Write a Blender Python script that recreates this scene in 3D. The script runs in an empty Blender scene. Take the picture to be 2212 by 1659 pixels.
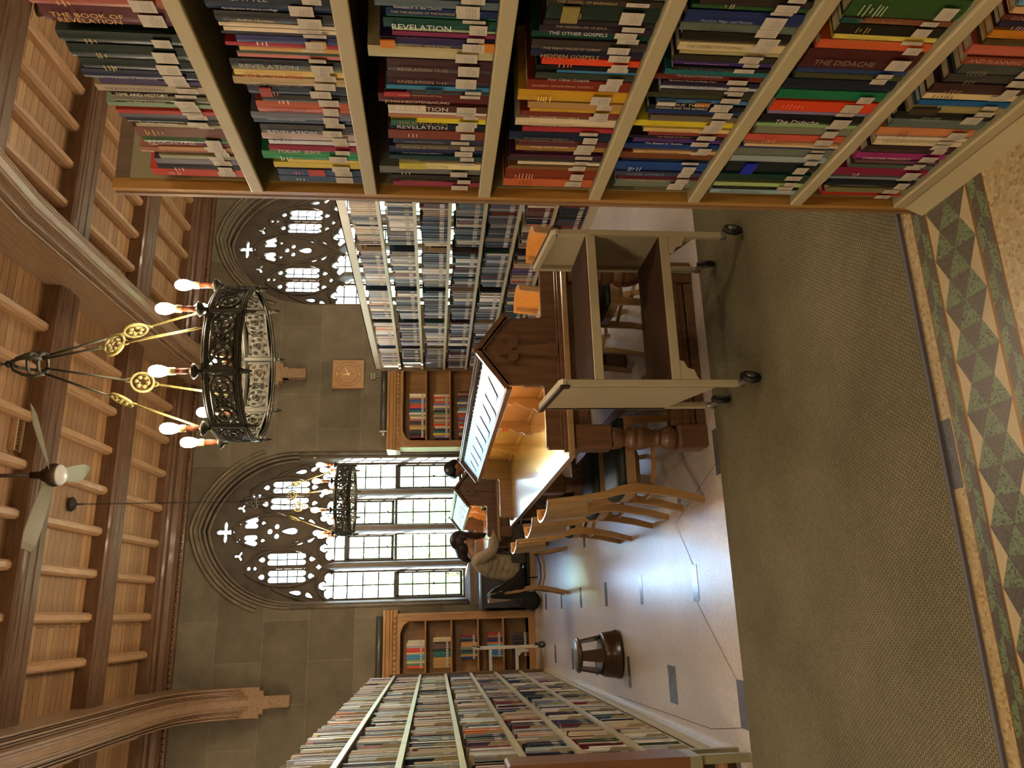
import bpy, bmesh, math, random
from mathutils import Vector, Matrix
R=math.radians; PI=math.pi
C=bpy.context.scene.collection
SC=bpy.context.scene
def lin(h):
    h=h.lstrip('#')
    if len(h)==3: h=''.join(c*2 for c in h)
    if not h: h='888888'
    f=lambda v:(v/12.92 if v<=.04045 else ((v+.055)/1.055)**2.4)
    return tuple(f(int(h[i:i+2],16)/255) for i in (0,2,4))+(1,)
# ---------------------------------------------------------------- materials
MATS={}
def mat(name,col,rough=.5,metal=0,spec=.5,kind=None,col2=None,scale=(1,1,1),nscale=6,bump=0,coat=0,emit=0,ecol=None,sheen=0):
    if name in MATS: return MATS[name]
    m=bpy.data.materials.new(name); m.use_nodes=True; nt=m.node_tree; N=nt.nodes; L=nt.links
    b=N['Principled BSDF']; b.inputs['Base Color'].default_value=lin(col); b.inputs['Roughness'].default_value=rough
    b.inputs['Metallic'].default_value=metal; b.inputs['Specular IOR Level'].default_value=spec
    if coat: b.inputs['Coat Weight'].default_value=coat; b.inputs['Coat Roughness'].default_value=.12
    if emit:
        b.inputs['Emission Color'].default_value=lin(ecol or col); b.inputs['Emission Strength'].default_value=emit
    if kind:
        tc=N.new('ShaderNodeTexCoord'); mp=N.new('ShaderNodeMapping'); mp.inputs['Scale'].default_value=scale
        L.new(tc.outputs['Object'],mp.inputs['Vector'])
        no=N.new('ShaderNodeTexNoise'); no.inputs['Scale'].default_value=nscale; no.inputs['Detail'].default_value=6; no.inputs['Roughness'].default_value=.6
        L.new(mp.outputs['Vector'],no.inputs['Vector'])
        rp=N.new('ShaderNodeValToRGB'); rp.color_ramp.elements[0].position=.32; rp.color_ramp.elements[1].position=.68
        rp.color_ramp.elements[0].color=lin(col2 or col); rp.color_ramp.elements[1].color=lin(col)
        L.new(no.outputs['Fac'],rp.inputs['Fac']); out=rp.outputs['Color']
        L.new(out,b.inputs['Base Color'])
        if bump:
            bp=N.new('ShaderNodeBump'); bp.inputs['Strength'].default_value=bump; bp.inputs['Distance'].default_value=.01
            L.new(no.outputs['Fac'],bp.inputs['Height']); L.new(bp.outputs['Normal'],b.inputs['Normal'])
    MATS[name]=m; return m
def wood(name,c1,c2,axis='x',rough=.45,coat=.15,n=3):
    s={'x':(1.2,14,14),'y':(14,1.2,14),'z':(14,14,1.2)}[axis]
    return mat(name,c1,rough,kind='n',col2=c2,scale=s,nscale=n,bump=.08,coat=coat)
def rnode(m,base,rng):   # roughness variation helper
    nt=m.node_tree; N=nt.nodes; L=nt.links; b=N['Principled BSDF']
    no=N.new('ShaderNodeTexNoise'); no.inputs['Scale'].default_value=3; no.inputs['Detail'].default_value=5
    tc=N.new('ShaderNodeTexCoord'); L.new(tc.outputs['Object'],no.inputs['Vector'])
    mr=N.new('ShaderNodeMapRange'); mr.inputs['To Min'].default_value=base-rng; mr.inputs['To Max'].default_value=base+rng
    L.new(no.outputs['Fac'],mr.inputs['Value']); L.new(mr.outputs['Result'],b.inputs['Roughness'])
def stone_mat(name,c1,c2,cm,bw,bh,axis='xz',mort=.006):
    m=bpy.data.materials.new(name); m.use_nodes=True; nt=m.node_tree; N=nt.nodes; L=nt.links; b=N['Principled BSDF']
    b.inputs['Roughness'].default_value=.85
    tc=N.new('ShaderNodeTexCoord'); sx=N.new('ShaderNodeSeparateXYZ'); cx=N.new('ShaderNodeCombineXYZ')
    L.new(tc.outputs['Object'],sx.inputs[0]); L.new(sx.outputs['XYZ'.index(axis[0].upper())],cx.inputs[0]); L.new(sx.outputs['XYZ'.index(axis[1].upper())],cx.inputs[1])
    br=N.new('ShaderNodeTexBrick'); br.inputs['Scale'].default_value=1; br.inputs['Brick Width'].default_value=bw; br.inputs['Row Height'].default_value=bh
    br.inputs['Mortar Size'].default_value=mort; br.inputs['Mortar Smooth'].default_value=.3; br.inputs['Bias'].default_value=-.1
    br.inputs['Color1'].default_value=lin(c1); br.inputs['Color2'].default_value=lin(c2); br.inputs['Mortar'].default_value=lin(cm)
    L.new(cx.outputs[0],br.inputs['Vector'])
    no=N.new('ShaderNodeTexNoise'); no.inputs['Scale'].default_value=2.2; no.inputs['Detail'].default_value=8; no.inputs['Roughness'].default_value=.65
    L.new(tc.outputs['Object'],no.inputs['Vector'])
    mr=N.new('ShaderNodeMapRange'); mr.inputs['From Min'].default_value=.3; mr.inputs['From Max'].default_value=.7; mr.inputs['To Min'].default_value=.72; mr.inputs['To Max'].default_value=1.22
    L.new(no.outputs['Fac'],mr.inputs['Value'])
    mx=N.new('ShaderNodeMix'); mx.data_type='RGBA'; mx.blend_type='MULTIPLY'; mx.inputs['Factor'].default_value=1
    L.new(br.outputs['Color'],mx.inputs['A']); L.new(mr.outputs['Result'],mx.inputs['B']); L.new(mx.outputs['Result'],b.inputs['Base Color'])
    bp=N.new('ShaderNodeBump'); bp.inputs['Strength'].default_value=.25; bp.inputs['Distance'].default_value=.01
    L.new(no.outputs['Fac'],bp.inputs['Height']); L.new(bp.outputs['Normal'],b.inputs['Normal'])
    return m
def plank_mat(name,c1,c2,cm,w):
    m=bpy.data.materials.new(name); m.use_nodes=True; nt=m.node_tree; N=nt.nodes; L=nt.links; b=N['Principled BSDF']
    b.inputs['Roughness'].default_value=.55
    tc=N.new('ShaderNodeTexCoord'); br=N.new('ShaderNodeTexBrick'); br.inputs['Scale'].default_value=1
    br.inputs['Brick Width'].default_value=7.3; br.inputs['Row Height'].default_value=w; br.inputs['Mortar Size'].default_value=.004
    br.inputs['Color1'].default_value=lin(c1); br.inputs['Color2'].default_value=lin(c2); br.inputs['Mortar'].default_value=lin(cm)
    L.new(tc.outputs['Object'],br.inputs['Vector'])
    mp=N.new('ShaderNodeMapping'); mp.inputs['Scale'].default_value=(1.5,16,16); L.new(tc.outputs['Object'],mp.inputs['Vector'])
    no=N.new('ShaderNodeTexNoise'); no.inputs['Scale'].default_value=3; no.inputs['Detail'].default_value=6; L.new(mp.outputs['Vector'],no.inputs['Vector'])
    mr=N.new('ShaderNodeMapRange'); mr.inputs['From Min'].default_value=.3; mr.inputs['From Max'].default_value=.7; mr.inputs['To Min'].default_value=.8; mr.inputs['To Max'].default_value=1.15
    L.new(no.outputs['Fac'],mr.inputs['Value'])
    mx=N.new('ShaderNodeMix'); mx.data_type='RGBA'; mx.blend_type='MULTIPLY'; mx.inputs['Factor'].default_value=1
    L.new(br.outputs['Color'],mx.inputs['A']); L.new(mr.outputs['Result'],mx.inputs['B']); L.new(mx.outputs['Result'],b.inputs['Base Color'])
    return m
def terrazzo(name,c,c2,c3,rough,chip=90,coat=0,cr=.16):
    m=bpy.data.materials.new(name); m.use_nodes=True; nt=m.node_tree; N=nt.nodes; L=nt.links; b=N['Principled BSDF']
    b.inputs['Roughness'].default_value=rough
    if coat: b.inputs['Coat Weight'].default_value=coat; b.inputs['Coat Roughness'].default_value=cr
    tc=N.new('ShaderNodeTexCoord'); vo=N.new('ShaderNodeTexVoronoi'); vo.inputs['Scale'].default_value=chip
    L.new(tc.outputs['Object'],vo.inputs['Vector'])
    sp=N.new('ShaderNodeSeparateColor'); L.new(vo.outputs['Color'],sp.inputs[0])
    rp=N.new('ShaderNodeValToRGB'); rp.color_ramp.interpolation='CONSTANT'; e=rp.color_ramp.elements
    e[0].position=0; e[0].color=lin(c); e[1].position=.62; e[1].color=lin(c2); x=e.new(.86); x.color=lin(c3)
    L.new(sp.outputs[0],rp.inputs['Fac'])
    no=N.new('ShaderNodeTexNoise'); no.inputs['Scale'].default_value=1.3; no.inputs['Detail'].default_value=6; L.new(tc.outputs['Object'],no.inputs['Vector'])
    mr=N.new('ShaderNodeMapRange'); mr.inputs['From Min'].default_value=.3; mr.inputs['From Max'].default_value=.7; mr.inputs['To Min'].default_value=.86; mr.inputs['To Max'].default_value=1.08
    L.new(no.outputs['Fac'],mr.inputs['Value'])
    mx=N.new('ShaderNodeMix'); mx.data_type='RGBA'; mx.blend_type='MULTIPLY'; mx.inputs['Factor'].default_value=1
    L.new(rp.outputs['Color'],mx.inputs['A']); L.new(mr.outputs['Result'],mx.inputs['B']); L.new(mx.outputs['Result'],b.inputs['Base Color'])
    return m
# ---------------------------------------------------------------- mesh builder
class MB:
    def __init__(s): s.v=[]; s.f=[]; s.m=[]; s.sm=[]
    def add(s,vs,fs,mi=0,smooth=False,M=None):
        o=len(s.v)
        if M is not None: vs=[M@Vector(p) for p in vs]
        s.v+= [tuple(p) for p in vs]; s.f+=[tuple(i+o for i in f) for f in fs]; s.m+=[mi]*len(fs); s.sm+=[smooth]*len(fs); return s
    def box(s,a,b,mi=0,M=None):
        x0,y0,z0=a; x1,y1,z1=b
        return s.add([(x0,y0,z0),(x1,y0,z0),(x1,y1,z0),(x0,y1,z0),(x0,y0,z1),(x1,y0,z1),(x1,y1,z1),(x0,y1,z1)],
          [(3,2,1,0),(4,5,6,7),(0,1,5,4),(1,2,6,5),(2,3,7,6),(3,0,4,7)],mi,False,M)
    def bbox(s,a,b,c=.004,mi=0,M=None):  # box with chamfered vertical-section edges (all 12)
        x0,y0,z0=a; x1,y1,z1=b; c=min(c,(x1-x0)*.45,(y1-y0)*.45,(z1-z0)*.45)
        bm=bmesh.new(); r=bmesh.ops.create_cube(bm,size=1)
        for v in bm.verts: v.co=Vector(((x0+x1)/2+v.co.x*(x1-x0),(y0+y1)/2+v.co.y*(y1-y0),(z0+z1)/2+v.co.z*(z1-z0)))
        bmesh.ops.bevel(bm,geom=bm.edges[:],offset=c,segments=2,affect='EDGES',profile=.5)
        bm.verts.index_update(); s.add([v.co.copy() for v in bm.verts],[[v.index for v in f.verts] for f in bm.faces],mi,False,M); bm.free(); return s
    def prism(s,poly,a,b,axis='y',mi=0,M=None,smooth=False):
        # poly: 2D points; extruded from a to b along axis; (u,v)->remaining axes in order
        def P(u,v,w): return {'x':(w,u,v),'y':(u,w,v),'z':(u,v,w)}[axis]
        n=len(poly); vs=[P(u,v,a) for u,v in poly]+[P(u,v,b) for u,v in poly]
        fs=[tuple(range(n)),tuple(range(2*n-1,n-1,-1))]
        o=len(s.v); s.add(vs,fs,mi,False,M)
        s.f+=[(i+o,i+n+o,(i+1)%n+n+o,(i+1)%n+o) for i in range(n)]; s.m+=[mi]*n; s.sm+=[smooth]*n; return s
    def tube(s,pts,r,n=8,mi=0,M=None,closed=False,flat=None,smooth=True):
        pts=[Vector(p) for p in pts]; N=len(pts); rs=r if isinstance(r,(list,tuple)) else [r]*N
        vs=[]; up=Vector((0,0,1)); prev=None
        for i,p in enumerate(pts):
            if closed: t=(pts[(i+1)%N]-pts[i-1])
            else: t=(pts[min(i+1,N-1)]-pts[max(i-1,0)])
            if t.length<1e-9: t=Vector((0,0,1))
            t.normalize()
            if prev is None:
                a=Vector((0,0,1)) if abs(t.z)<.9 else Vector((1,0,0))
                nx=t.cross(a).normalized()
            else: nx=(prev-t*prev.dot(t)).normalized()
            prev=nx; ny=t.cross(nx)
            for k in range(n):
                th=2*PI*k/n; a,b=math.cos(th)*rs[i],math.sin(th)*rs[i]
                if flat: a*=flat[0]; b*=flat[1]
                vs.append(p+nx*a+ny*b)
        fs=[]
        for i in range(N if closed else N-1):
            j=(i+1)%N
            for k in range(n): fs.append((i*n+k,i*n+(k+1)%n,j*n+(k+1)%n,j*n+k))
        if not closed: fs+= [tuple(range(n-1,-1,-1)),tuple((N-1)*n+k for k in range(n))]
        return s.add(vs,fs,mi,smooth,M)
    def bar(s,pts,w,h,side,mi=0,M=None):
        # rectangular-section bar along pts; side = direction of the width w
        pts=[Vector(p) for p in pts]; N=len(pts); sd=Vector(side).normalized(); vs=[]
        ws=w if isinstance(w,(list,tuple)) else [w]*N; hs=h if isinstance(h,(list,tuple)) else [h]*N
        for i,p in enumerate(pts):
            t=(pts[min(i+1,N-1)]-pts[max(i-1,0)]).normalized(); nn=t.cross(sd).normalized()
            for a,b in ((-1,-1),(1,-1),(1,1),(-1,1)): vs.append(p+sd*(a*ws[i]/2)+nn*(b*hs[i]/2))
        fs=[(3,2,1,0),tuple((N-1)*4+k for k in range(4))]
        for i in range(N-1):
            for k in range(4): fs.append((i*4+k,i*4+(k+1)%4,i*4+4+(k+1)%4,i*4+4+k))
        return s.add(vs,fs,mi,False,M)
    def lathe(s,prof,n=20,c=(0,0,0),mi=0,M=None,sx=1,sy=1,smooth=True):
        vs=[]; 
        for r,z in prof:
            for k in range(n): th=2*PI*k/n; vs.append((c[0]+r*math.cos(th)*sx,c[1]+r*math.sin(th)*sy,c[2]+z))
        fs=[(i*n+k,i*n+(k+1)%n,(i+1)*n+(k+1)%n,(i+1)*n+k) for i in range(len(prof)-1) for k in range(n)]
        s.add(vs,fs,mi,smooth,M); o=len(s.v)-len(vs)
        s.f+=[tuple(o+k for k in range(n-1,-1,-1)),tuple(o+(len(prof)-1)*n+k for k in range(n))]; s.m+=[mi]*2; s.sm+=[False]*2
        return s
    def ball(s,c,r,n=12,mi=0,M=None,sx=1,sy=1,sz=1):
        pr=[(max(1e-4,math.sin(PI*i/(n//2+2))),-math.cos(PI*i/(n//2+2))) for i in range(n//2+3)]
        rr=[(max(a*r,1e-5),b*r*sz) for a,b in pr]
        return s.lathe(rr,n,c,mi,M,sx,sy)
    def mesh(s,name,mats):
        me=bpy.data.meshes.new(name); me.from_pydata(s.v,[],s.f)
        for m in (mats if isinstance(mats,(list,tuple)) else [mats]): me.materials.append(m)
        me.polygons.foreach_set('material_index',s.m); me.polygons.foreach_set('use_smooth',s.sm); me.update(); return me
    def build(s,name,mats,parent=None,loc=None,rz=None):
        o=bpy.data.objects.new(name,s.mesh(name,mats)); C.objects.link(o)
        if parent: o.parent=parent
        if loc is not None: o.location=loc
        if rz is not None: o.rotation_euler=(0,0,rz)
        return o
def fix(o):
    bm=bmesh.new(); bm.from_mesh(o.data); bmesh.ops.recalc_face_normals(bm,faces=bm.faces); bm.to_mesh(o.data); bm.free(); return o
def tag(o,label=None,cat=None,group=None,kind=None):
    if label: o['label']=label
    if cat: o['category']=cat
    if group: o['group']=group
    if kind: o['kind']=kind
    return o
def empty(name,loc=(0,0,0),rz=0,label=None,cat=None,group=None,kind=None):
    o=bpy.data.objects.new(name,None); o.empty_display_size=.1; C.objects.link(o); o.location=loc; o.rotation_euler=(0,0,rz); return tag(o,label,cat,group,kind)
def copy_tree(o,parent=None):
    c=o.copy(); C.objects.link(c)
    if parent: c.parent=parent
    for ch in list(o.children): copy_tree(ch,c)
    return c
def curve_mesh(name,splines,depth,bevel,mats,parent=None,bres=1):
    """2-D filled curve with holes -> mesh in the XZ plane, thickness along Y (centred)"""
    cu=bpy.data.curves.new(name,'CURVE'); cu.dimensions='2D'; cu.fill_mode='BOTH'; cu.extrude=max(depth/2-bevel,1e-4); cu.bevel_depth=bevel; cu.bevel_resolution=bres; cu.offset=-bevel
    for pts in splines:
        sp=cu.splines.new('POLY'); sp.points.add(len(pts)-1); sp.use_cyclic_u=True
        for i,(x,y) in enumerate(pts): sp.points[i].co=(x,y,0,1)
    ob=bpy.data.objects.new(name,cu); C.objects.link(ob); dg=bpy.context.evaluated_depsgraph_get(); dg.update()
    me=bpy.data.meshes.new_from_object(ob.evaluated_get(dg)); C.objects.unlink(ob); bpy.data.objects.remove(ob); bpy.data.curves.remove(cu)
    me.transform(Matrix.Rotation(PI/2,4,'X')); me.materials.clear()
    for m in (mats if isinstance(mats,(list,tuple)) else [mats]): me.materials.append(m)
    me.name=name; o=bpy.data.objects.new(name,me); C.objects.link(o)
    if parent: o.parent=parent
    return o
TXT=[]
from mathutils import geometry as _geo
def cdt_plate(mb,outer,holes,depth,y=0,mi=0,rims=0):
    V=[Vector(p) for p in outer]; E=[(i,(i+1)%len(outer)) for i in range(len(outer))]; loops=[(0,len(outer))]
    for h in holes:
        o=len(V); V+=[Vector(p) for p in h]; E+=[(o+i,o+(i+1)%len(h)) for i in range(len(h))]; loops.append((o,len(h)))
    vs,es,fs,*_=_geo.delaunay_2d_cdt(V,E,[],0,1e-6)
    def inside(p,poly):
        c=False; j=len(poly)-1
        for i in range(len(poly)):
            (xi,yi),(xj,yj)=poly[i],poly[j]
            if (yi>p[1])!=(yj>p[1]) and p[0]<(xj-xi)*(p[1]-yi)/(yj-yi)+xi: c=not c
            j=i
        return c
    keep=[]
    bb=[(min(q[0] for q in h),max(q[0] for q in h),min(q[1] for q in h),max(q[1] for q in h)) for h in holes]
    for f in fs:
        c=sum((vs[i] for i in f),Vector((0,0)))/len(f)
        if not inside(c,outer): continue
        if any(b[0]<=c.x<=b[1] and b[2]<=c.y<=b[3] and inside(c,h) for h,b in zip(holes,bb)): continue
        keep.append(f)
    n=len(vs); h=depth/2
    L=[(v.x,y-h,v.y) for v in vs]+[(v.x,y+h,v.y) for v in vs]
    F=[tuple(f) for f in keep]+[tuple(i+n for i in reversed(f)) for f in keep]
    cnt={}
    for f in keep:
        for i in range(len(f)): e=(f[i],f[(i+1)%len(f)]); cnt[tuple(sorted(e))]=cnt.get(tuple(sorted(e)),[])+[e]
    F+=[(e[0][1],e[0][0],e[0][0]+n,e[0][1]+n) for e in cnt.values() if len(e)==1]
    mb.add(L,F,mi)
    if rims:
        for q in holes: mb.tube([(a,y-h,b) for a,b in q],rims,5,mi,closed=True)
    return mb
def text(name,s,size,m,parent,loc,rot,xs=1,align='CENTER',ext=0):
    cu=bpy.data.curves.new(name,'FONT'); cu.body=s.replace('|','\n'); cu.size=size; cu.align_x=align; cu.align_y='CENTER'; cu.resolution_u=2; cu.extrude=ext; cu.space_line=.85
    cu.materials.append(m); o=bpy.data.objects.new(name,cu); C.objects.link(o); TXT.append(o); o.parent=parent; o.location=loc; o.rotation_euler=rot; o.scale=(xs,1,1); return o
# ---------------------------------------------------------------- palette
M={}
M['ceil']=plank_mat('ceiling planks','ae885c','8e6a46','4e361e',.115)
M['beam']=wood('beam wood','6c4c30','4a3018','x',.5)
M['beamy']=wood('joist wood','b08c68','9a7652','y',.5)
M['truss']=wood('truss wood','94785c','785c42','y',.42,.25)
M['trussd']=wood('truss wood dark','6c543e','503a28','y',.5)
M['stone']=stone_mat('ashlar stone','6e6654','58503f','7a725c',1.15,.66,mort=.004)
M['stone2']=stone_mat('side ashlar stone','6e6654','58503f','7a725c',1.15,.66,'yz',.004)
M['tracery']=mat('tracery stone','5d5346',.8,kind='n',col2='463e34',nscale=4,bump=.2)
M['mullion']=mat('mullion stone','7c7468',.75,kind='n',col2='6a6256',nscale=4)
M['mould']=mat('hood moulding stone','766a55',.8,kind='n',col2='5c5242',nscale=5,bump=.2)
M['iron']=mat('window iron','30302c',.45,metal=.3)
M['lead']=mat('lead came','2c302c',.5,metal=.2)
M['floor']=terrazzo('polished terrazzo','ccc6c0','d4cec8','bcb6b0',.3,120,.6,.27)
M['inlay']=terrazzo('slate inlay','5c6068','64686e','50545c',.22,160,.3)
M['cream']=terrazzo('cream terrazzo','a4926c','b0a07c','8c7a54',.3,110)
M['creamp']=mat('plain cream terrazzo','b0a07c',.35,kind='n',col2='a49470',nscale=8)
M['green']=terrazzo('green terrazzo','5c6a4c','6c7a58','2c3424',.35,220)
M['dark']=terrazzo('dark terrazzo','4a4438','564e40','3a352c',.35,220)
M['brass']=mat('brass strip','7c5c30',.4,metal=.6)
M['joint']=mat('floor joint','5c5448',.6)
M['oak']=wood('table oak','705038','543a26','x',.4,.3)
M['oakx']=wood('end panel oak','745238','583c28','z',.42,.25)
M['honey']=wood('honey oak','ac8250','936a3c','z',.4,.3)
M['honeyx']=wood('honey oak rails','ac8250','936a3c','x',.4,.3)
M['blond']=wood('blond birch','b08c5c','9c784a','z',.38,.3)
M['blondx']=wood('blond ply','a08260','8e7250','x',.4,.3)
M['plyin']=wood('varnished orange ply','d8a458','c89048','x',.3,.4)
M['ply']=wood('curved ply','a88a60','967a52','x',.35,.3)
M['cushion']=mat('dark green vinyl','0c1e1c',.55)
M['steel']=mat('cream enamel steel','b0a684',.4,kind='n',col2='a69c7a',nscale=2)
M['steelg']=mat('grey cream steel','8c8a6c',.45)
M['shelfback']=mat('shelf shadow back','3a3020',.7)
M['laminate']=wood('end panel laminate','6c5840','5a4834','z',.5,.1)
M['laminatex']=wood('oak edging','8c6c48','765838','z',.45,.2)
M['edge']=wood('light oak nosing','b08440','967034','z',.4,.2)
M['cart']=mat('book truck enamel','b4ac90',.38,kind='n',col2='aaa286',nscale=3)
M['cartw']=mat('white truck enamel','c8c4b4',.4)
M['mat']=mat('ribbed brown rubber','4a3426',.6)
M['rubber']=mat('black rubber','141416',.5)
M['grub']=mat('grey rubber','4c4c4a',.6)
M['chrome']=mat('zinc plated steel','8c8c84',.35,metal=.7)
M['bumper']=mat('brown bumper','2c1c18',.5)
M['label']=mat('paper label','bcb6a8',.6)
M['ink']=mat('label ink','9c988c',.7)
M['paper']=mat('book pages','b0a484',.8,kind='n',col2='988c6c',scale=(1,1,.05),nscale=40)
M['paperw']=mat('white book pages','c8c4b4',.8)
M['chain']=mat('dark iron','2a2a28',.5,metal=.5)
M['bronze']=mat('black bronze','2c2c26',.42,metal=.55,kind='n',col2='3c3a2e',nscale=30)
M['gilt']=mat('pale gilt','8a7c44',.45,metal=.35,kind='n',col2='6c6440',nscale=20)
M['candle']=mat('brown candle tube','7c3c20',.5)
M['bulbneck']=mat('bulb ceramic neck','d8c890',.4)
M['bulb']=mat('lit bulb','ffe0a0',.3,emit=60,ecol='ffe6c2')
M['fan']=mat('grey fan blade','7c7864',.5)
M['fanm']=mat('bronze fan motor','3c2c1c',.4,metal=.5)
M['white']=mat('white glass','d8d8d4',.2)
M['skin']=mat('skin','c89c80',.5)
M['skin2']=mat('tan skin','a06c4c',.5)
M['hair']=mat('dark brown hair','1c100c',.4)
M['hairb']=mat('black hair','0a0a0e',.45)
M['sweater']=mat('grey cream sweater','a89c88',.8,kind='n',col2='94886f',nscale=14,bump=.2)
M['skirt']=mat('grey check wool','4c4c44',.85,kind='n',col2='34342e',scale=(4,4,30),nscale=6)
M['navy']=mat('navy cloth','1c2434',.8)
M['black']=mat('black cloth','08090c',.8)
M['blackm']=mat('black enamel','0e0e10',.35)
M['green_leaf']=mat('tree leaves','a4c488',.6,kind='n',col2='7ca468',nscale=.8)
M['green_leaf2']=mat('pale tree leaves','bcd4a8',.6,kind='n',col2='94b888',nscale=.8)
M['trunk']=mat('tree bark','5c4c3c',.9)
M['lawn']=mat('lawn','848474',.9)
for k_ in ('green_leaf','green_leaf2'):
    m_=M[k_]; nt_=m_.node_tree; b_=nt_.nodes['Principled BSDF']; t_=nt_.nodes.new('ShaderNodeBsdfTranslucent'); x_=nt_.nodes.new('ShaderNodeMixShader'); x_.inputs[0].default_value=.5
    t_.inputs[0].default_value=lin('98b87c'); o_=[n for n in nt_.nodes if n.type=='OUTPUT_MATERIAL'][0]
    nt_.links.new(b_.outputs[0],x_.inputs[1]); nt_.links.new(t_.outputs[0],x_.inputs[2]); nt_.links.new(x_.outputs[0],o_.inputs[0])
def glass_mat():
    m=bpy.data.materials.new('window glass'); m.use_nodes=True; nt=m.node_tree; N=nt.nodes; L=nt.links
    for n in list(N): N.remove(n)
    o=N.new('ShaderNodeOutputMaterial'); t=N.new('ShaderNodeBsdfTransparent'); t.inputs[0].default_value=(.93,.97,.97,1); g=N.new('ShaderNodeBsdfGlossy'); g.inputs['Roughness'].default_value=.02
    f=N.new('ShaderNodeFresnel'); f.inputs['IOR'].default_value=1.45; x=N.new('ShaderNodeMixShader'); L.new(f.outputs[0],x.inputs[0]); L.new(t.outputs[0],x.inputs[1]); L.new(g.outputs[0],x.inputs[2]); L.new(x.outputs[0],o.inputs[0]); return m
M['glass']=glass_mat()
def carpet_mat():
    m=bpy.data.materials.new('woven olive carpet'); m.use_nodes=True; nt=m.node_tree; N=nt.nodes; L=nt.links; b=N['Principled BSDF']; b.inputs['Roughness'].default_value=.95; b.inputs['Specular IOR Level'].default_value=.1
    tc=N.new('ShaderNodeTexCoord'); br=N.new('ShaderNodeTexBrick'); br.inputs['Scale'].default_value=1; br.inputs['Brick Width'].default_value=.016; br.inputs['Row Height'].default_value=.011; br.inputs['Mortar Size'].default_value=.0022; br.inputs['Mortar Smooth'].default_value=.6
    br.inputs['Color1'].default_value=lin('807c66'); br.inputs['Color2'].default_value=lin('747058'); br.inputs['Mortar'].default_value=lin('5a5644')
    no=N.new('ShaderNodeTexNoise'); no.inputs['Scale'].default_value=9; no.inputs['Detail'].default_value=4
    L.new(tc.outputs['Object'],no.inputs['Vector'])
    va=N.new('ShaderNodeVectorMath'); va.operation='MULTIPLY_ADD'; va.inputs[1].default_value=(.012,.012,0)
    L.new(no.outputs['Color'],va.inputs[0]); L.new(tc.outputs['Object'],va.inputs[2]); L.new(va.outputs[0],br.inputs['Vector'])
    mr=N.new('ShaderNodeMapRange'); mr.inputs['From Min'].default_value=.3; mr.inputs['From Max'].default_value=.7; mr.inputs['To Min'].default_value=.85; mr.inputs['To Max'].default_value=1.12
    n2=N.new('ShaderNodeTexNoise'); n2.inputs['Scale'].default_value=2.5; n2.inputs['Detail'].default_value=7; L.new(tc.outputs['Object'],n2.inputs['Vector']); L.new(n2.outputs['Fac'],mr.inputs['Value'])
    mx=N.new('ShaderNodeMix'); mx.data_type='RGBA'; mx.blend_type='MULTIPLY'; mx.inputs['Factor'].default_value=1
    L.new(br.outputs['Color'],mx.inputs['A']); L.new(mr.outputs['Result'],mx.inputs['B']); L.new(mx.outputs['Result'],b.inputs['Base Color'])
    bp=N.new('ShaderNodeBump'); bp.inputs['Strength'].default_value=.6; bp.inputs['Distance'].default_value=.004; bp.invert=True
    L.new(br.outputs['Fac'],bp.inputs['Height']); L.new(bp.outputs['Normal'],b.inputs['Normal']); return m
M['carpet']=carpet_mat()
def shade(h,k): return ''.join('%02x'%int(int(h[i:i+2],16)*k) for i in (0,2,4))
BC={}
def bcol(h,rough=.42):
    if h not in BC: BC[h]=mat('cover '+h,h,rough+.05,spec=.3)
    return BC[h]
TC={}
def tcol(h):
    if h not in TC: TC[h]=mat('print '+h,h or 'cccccc',.5)
    return TC[h]
FILL,SKY,SUN,EXPO=18,.8,14,2.85
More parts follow.
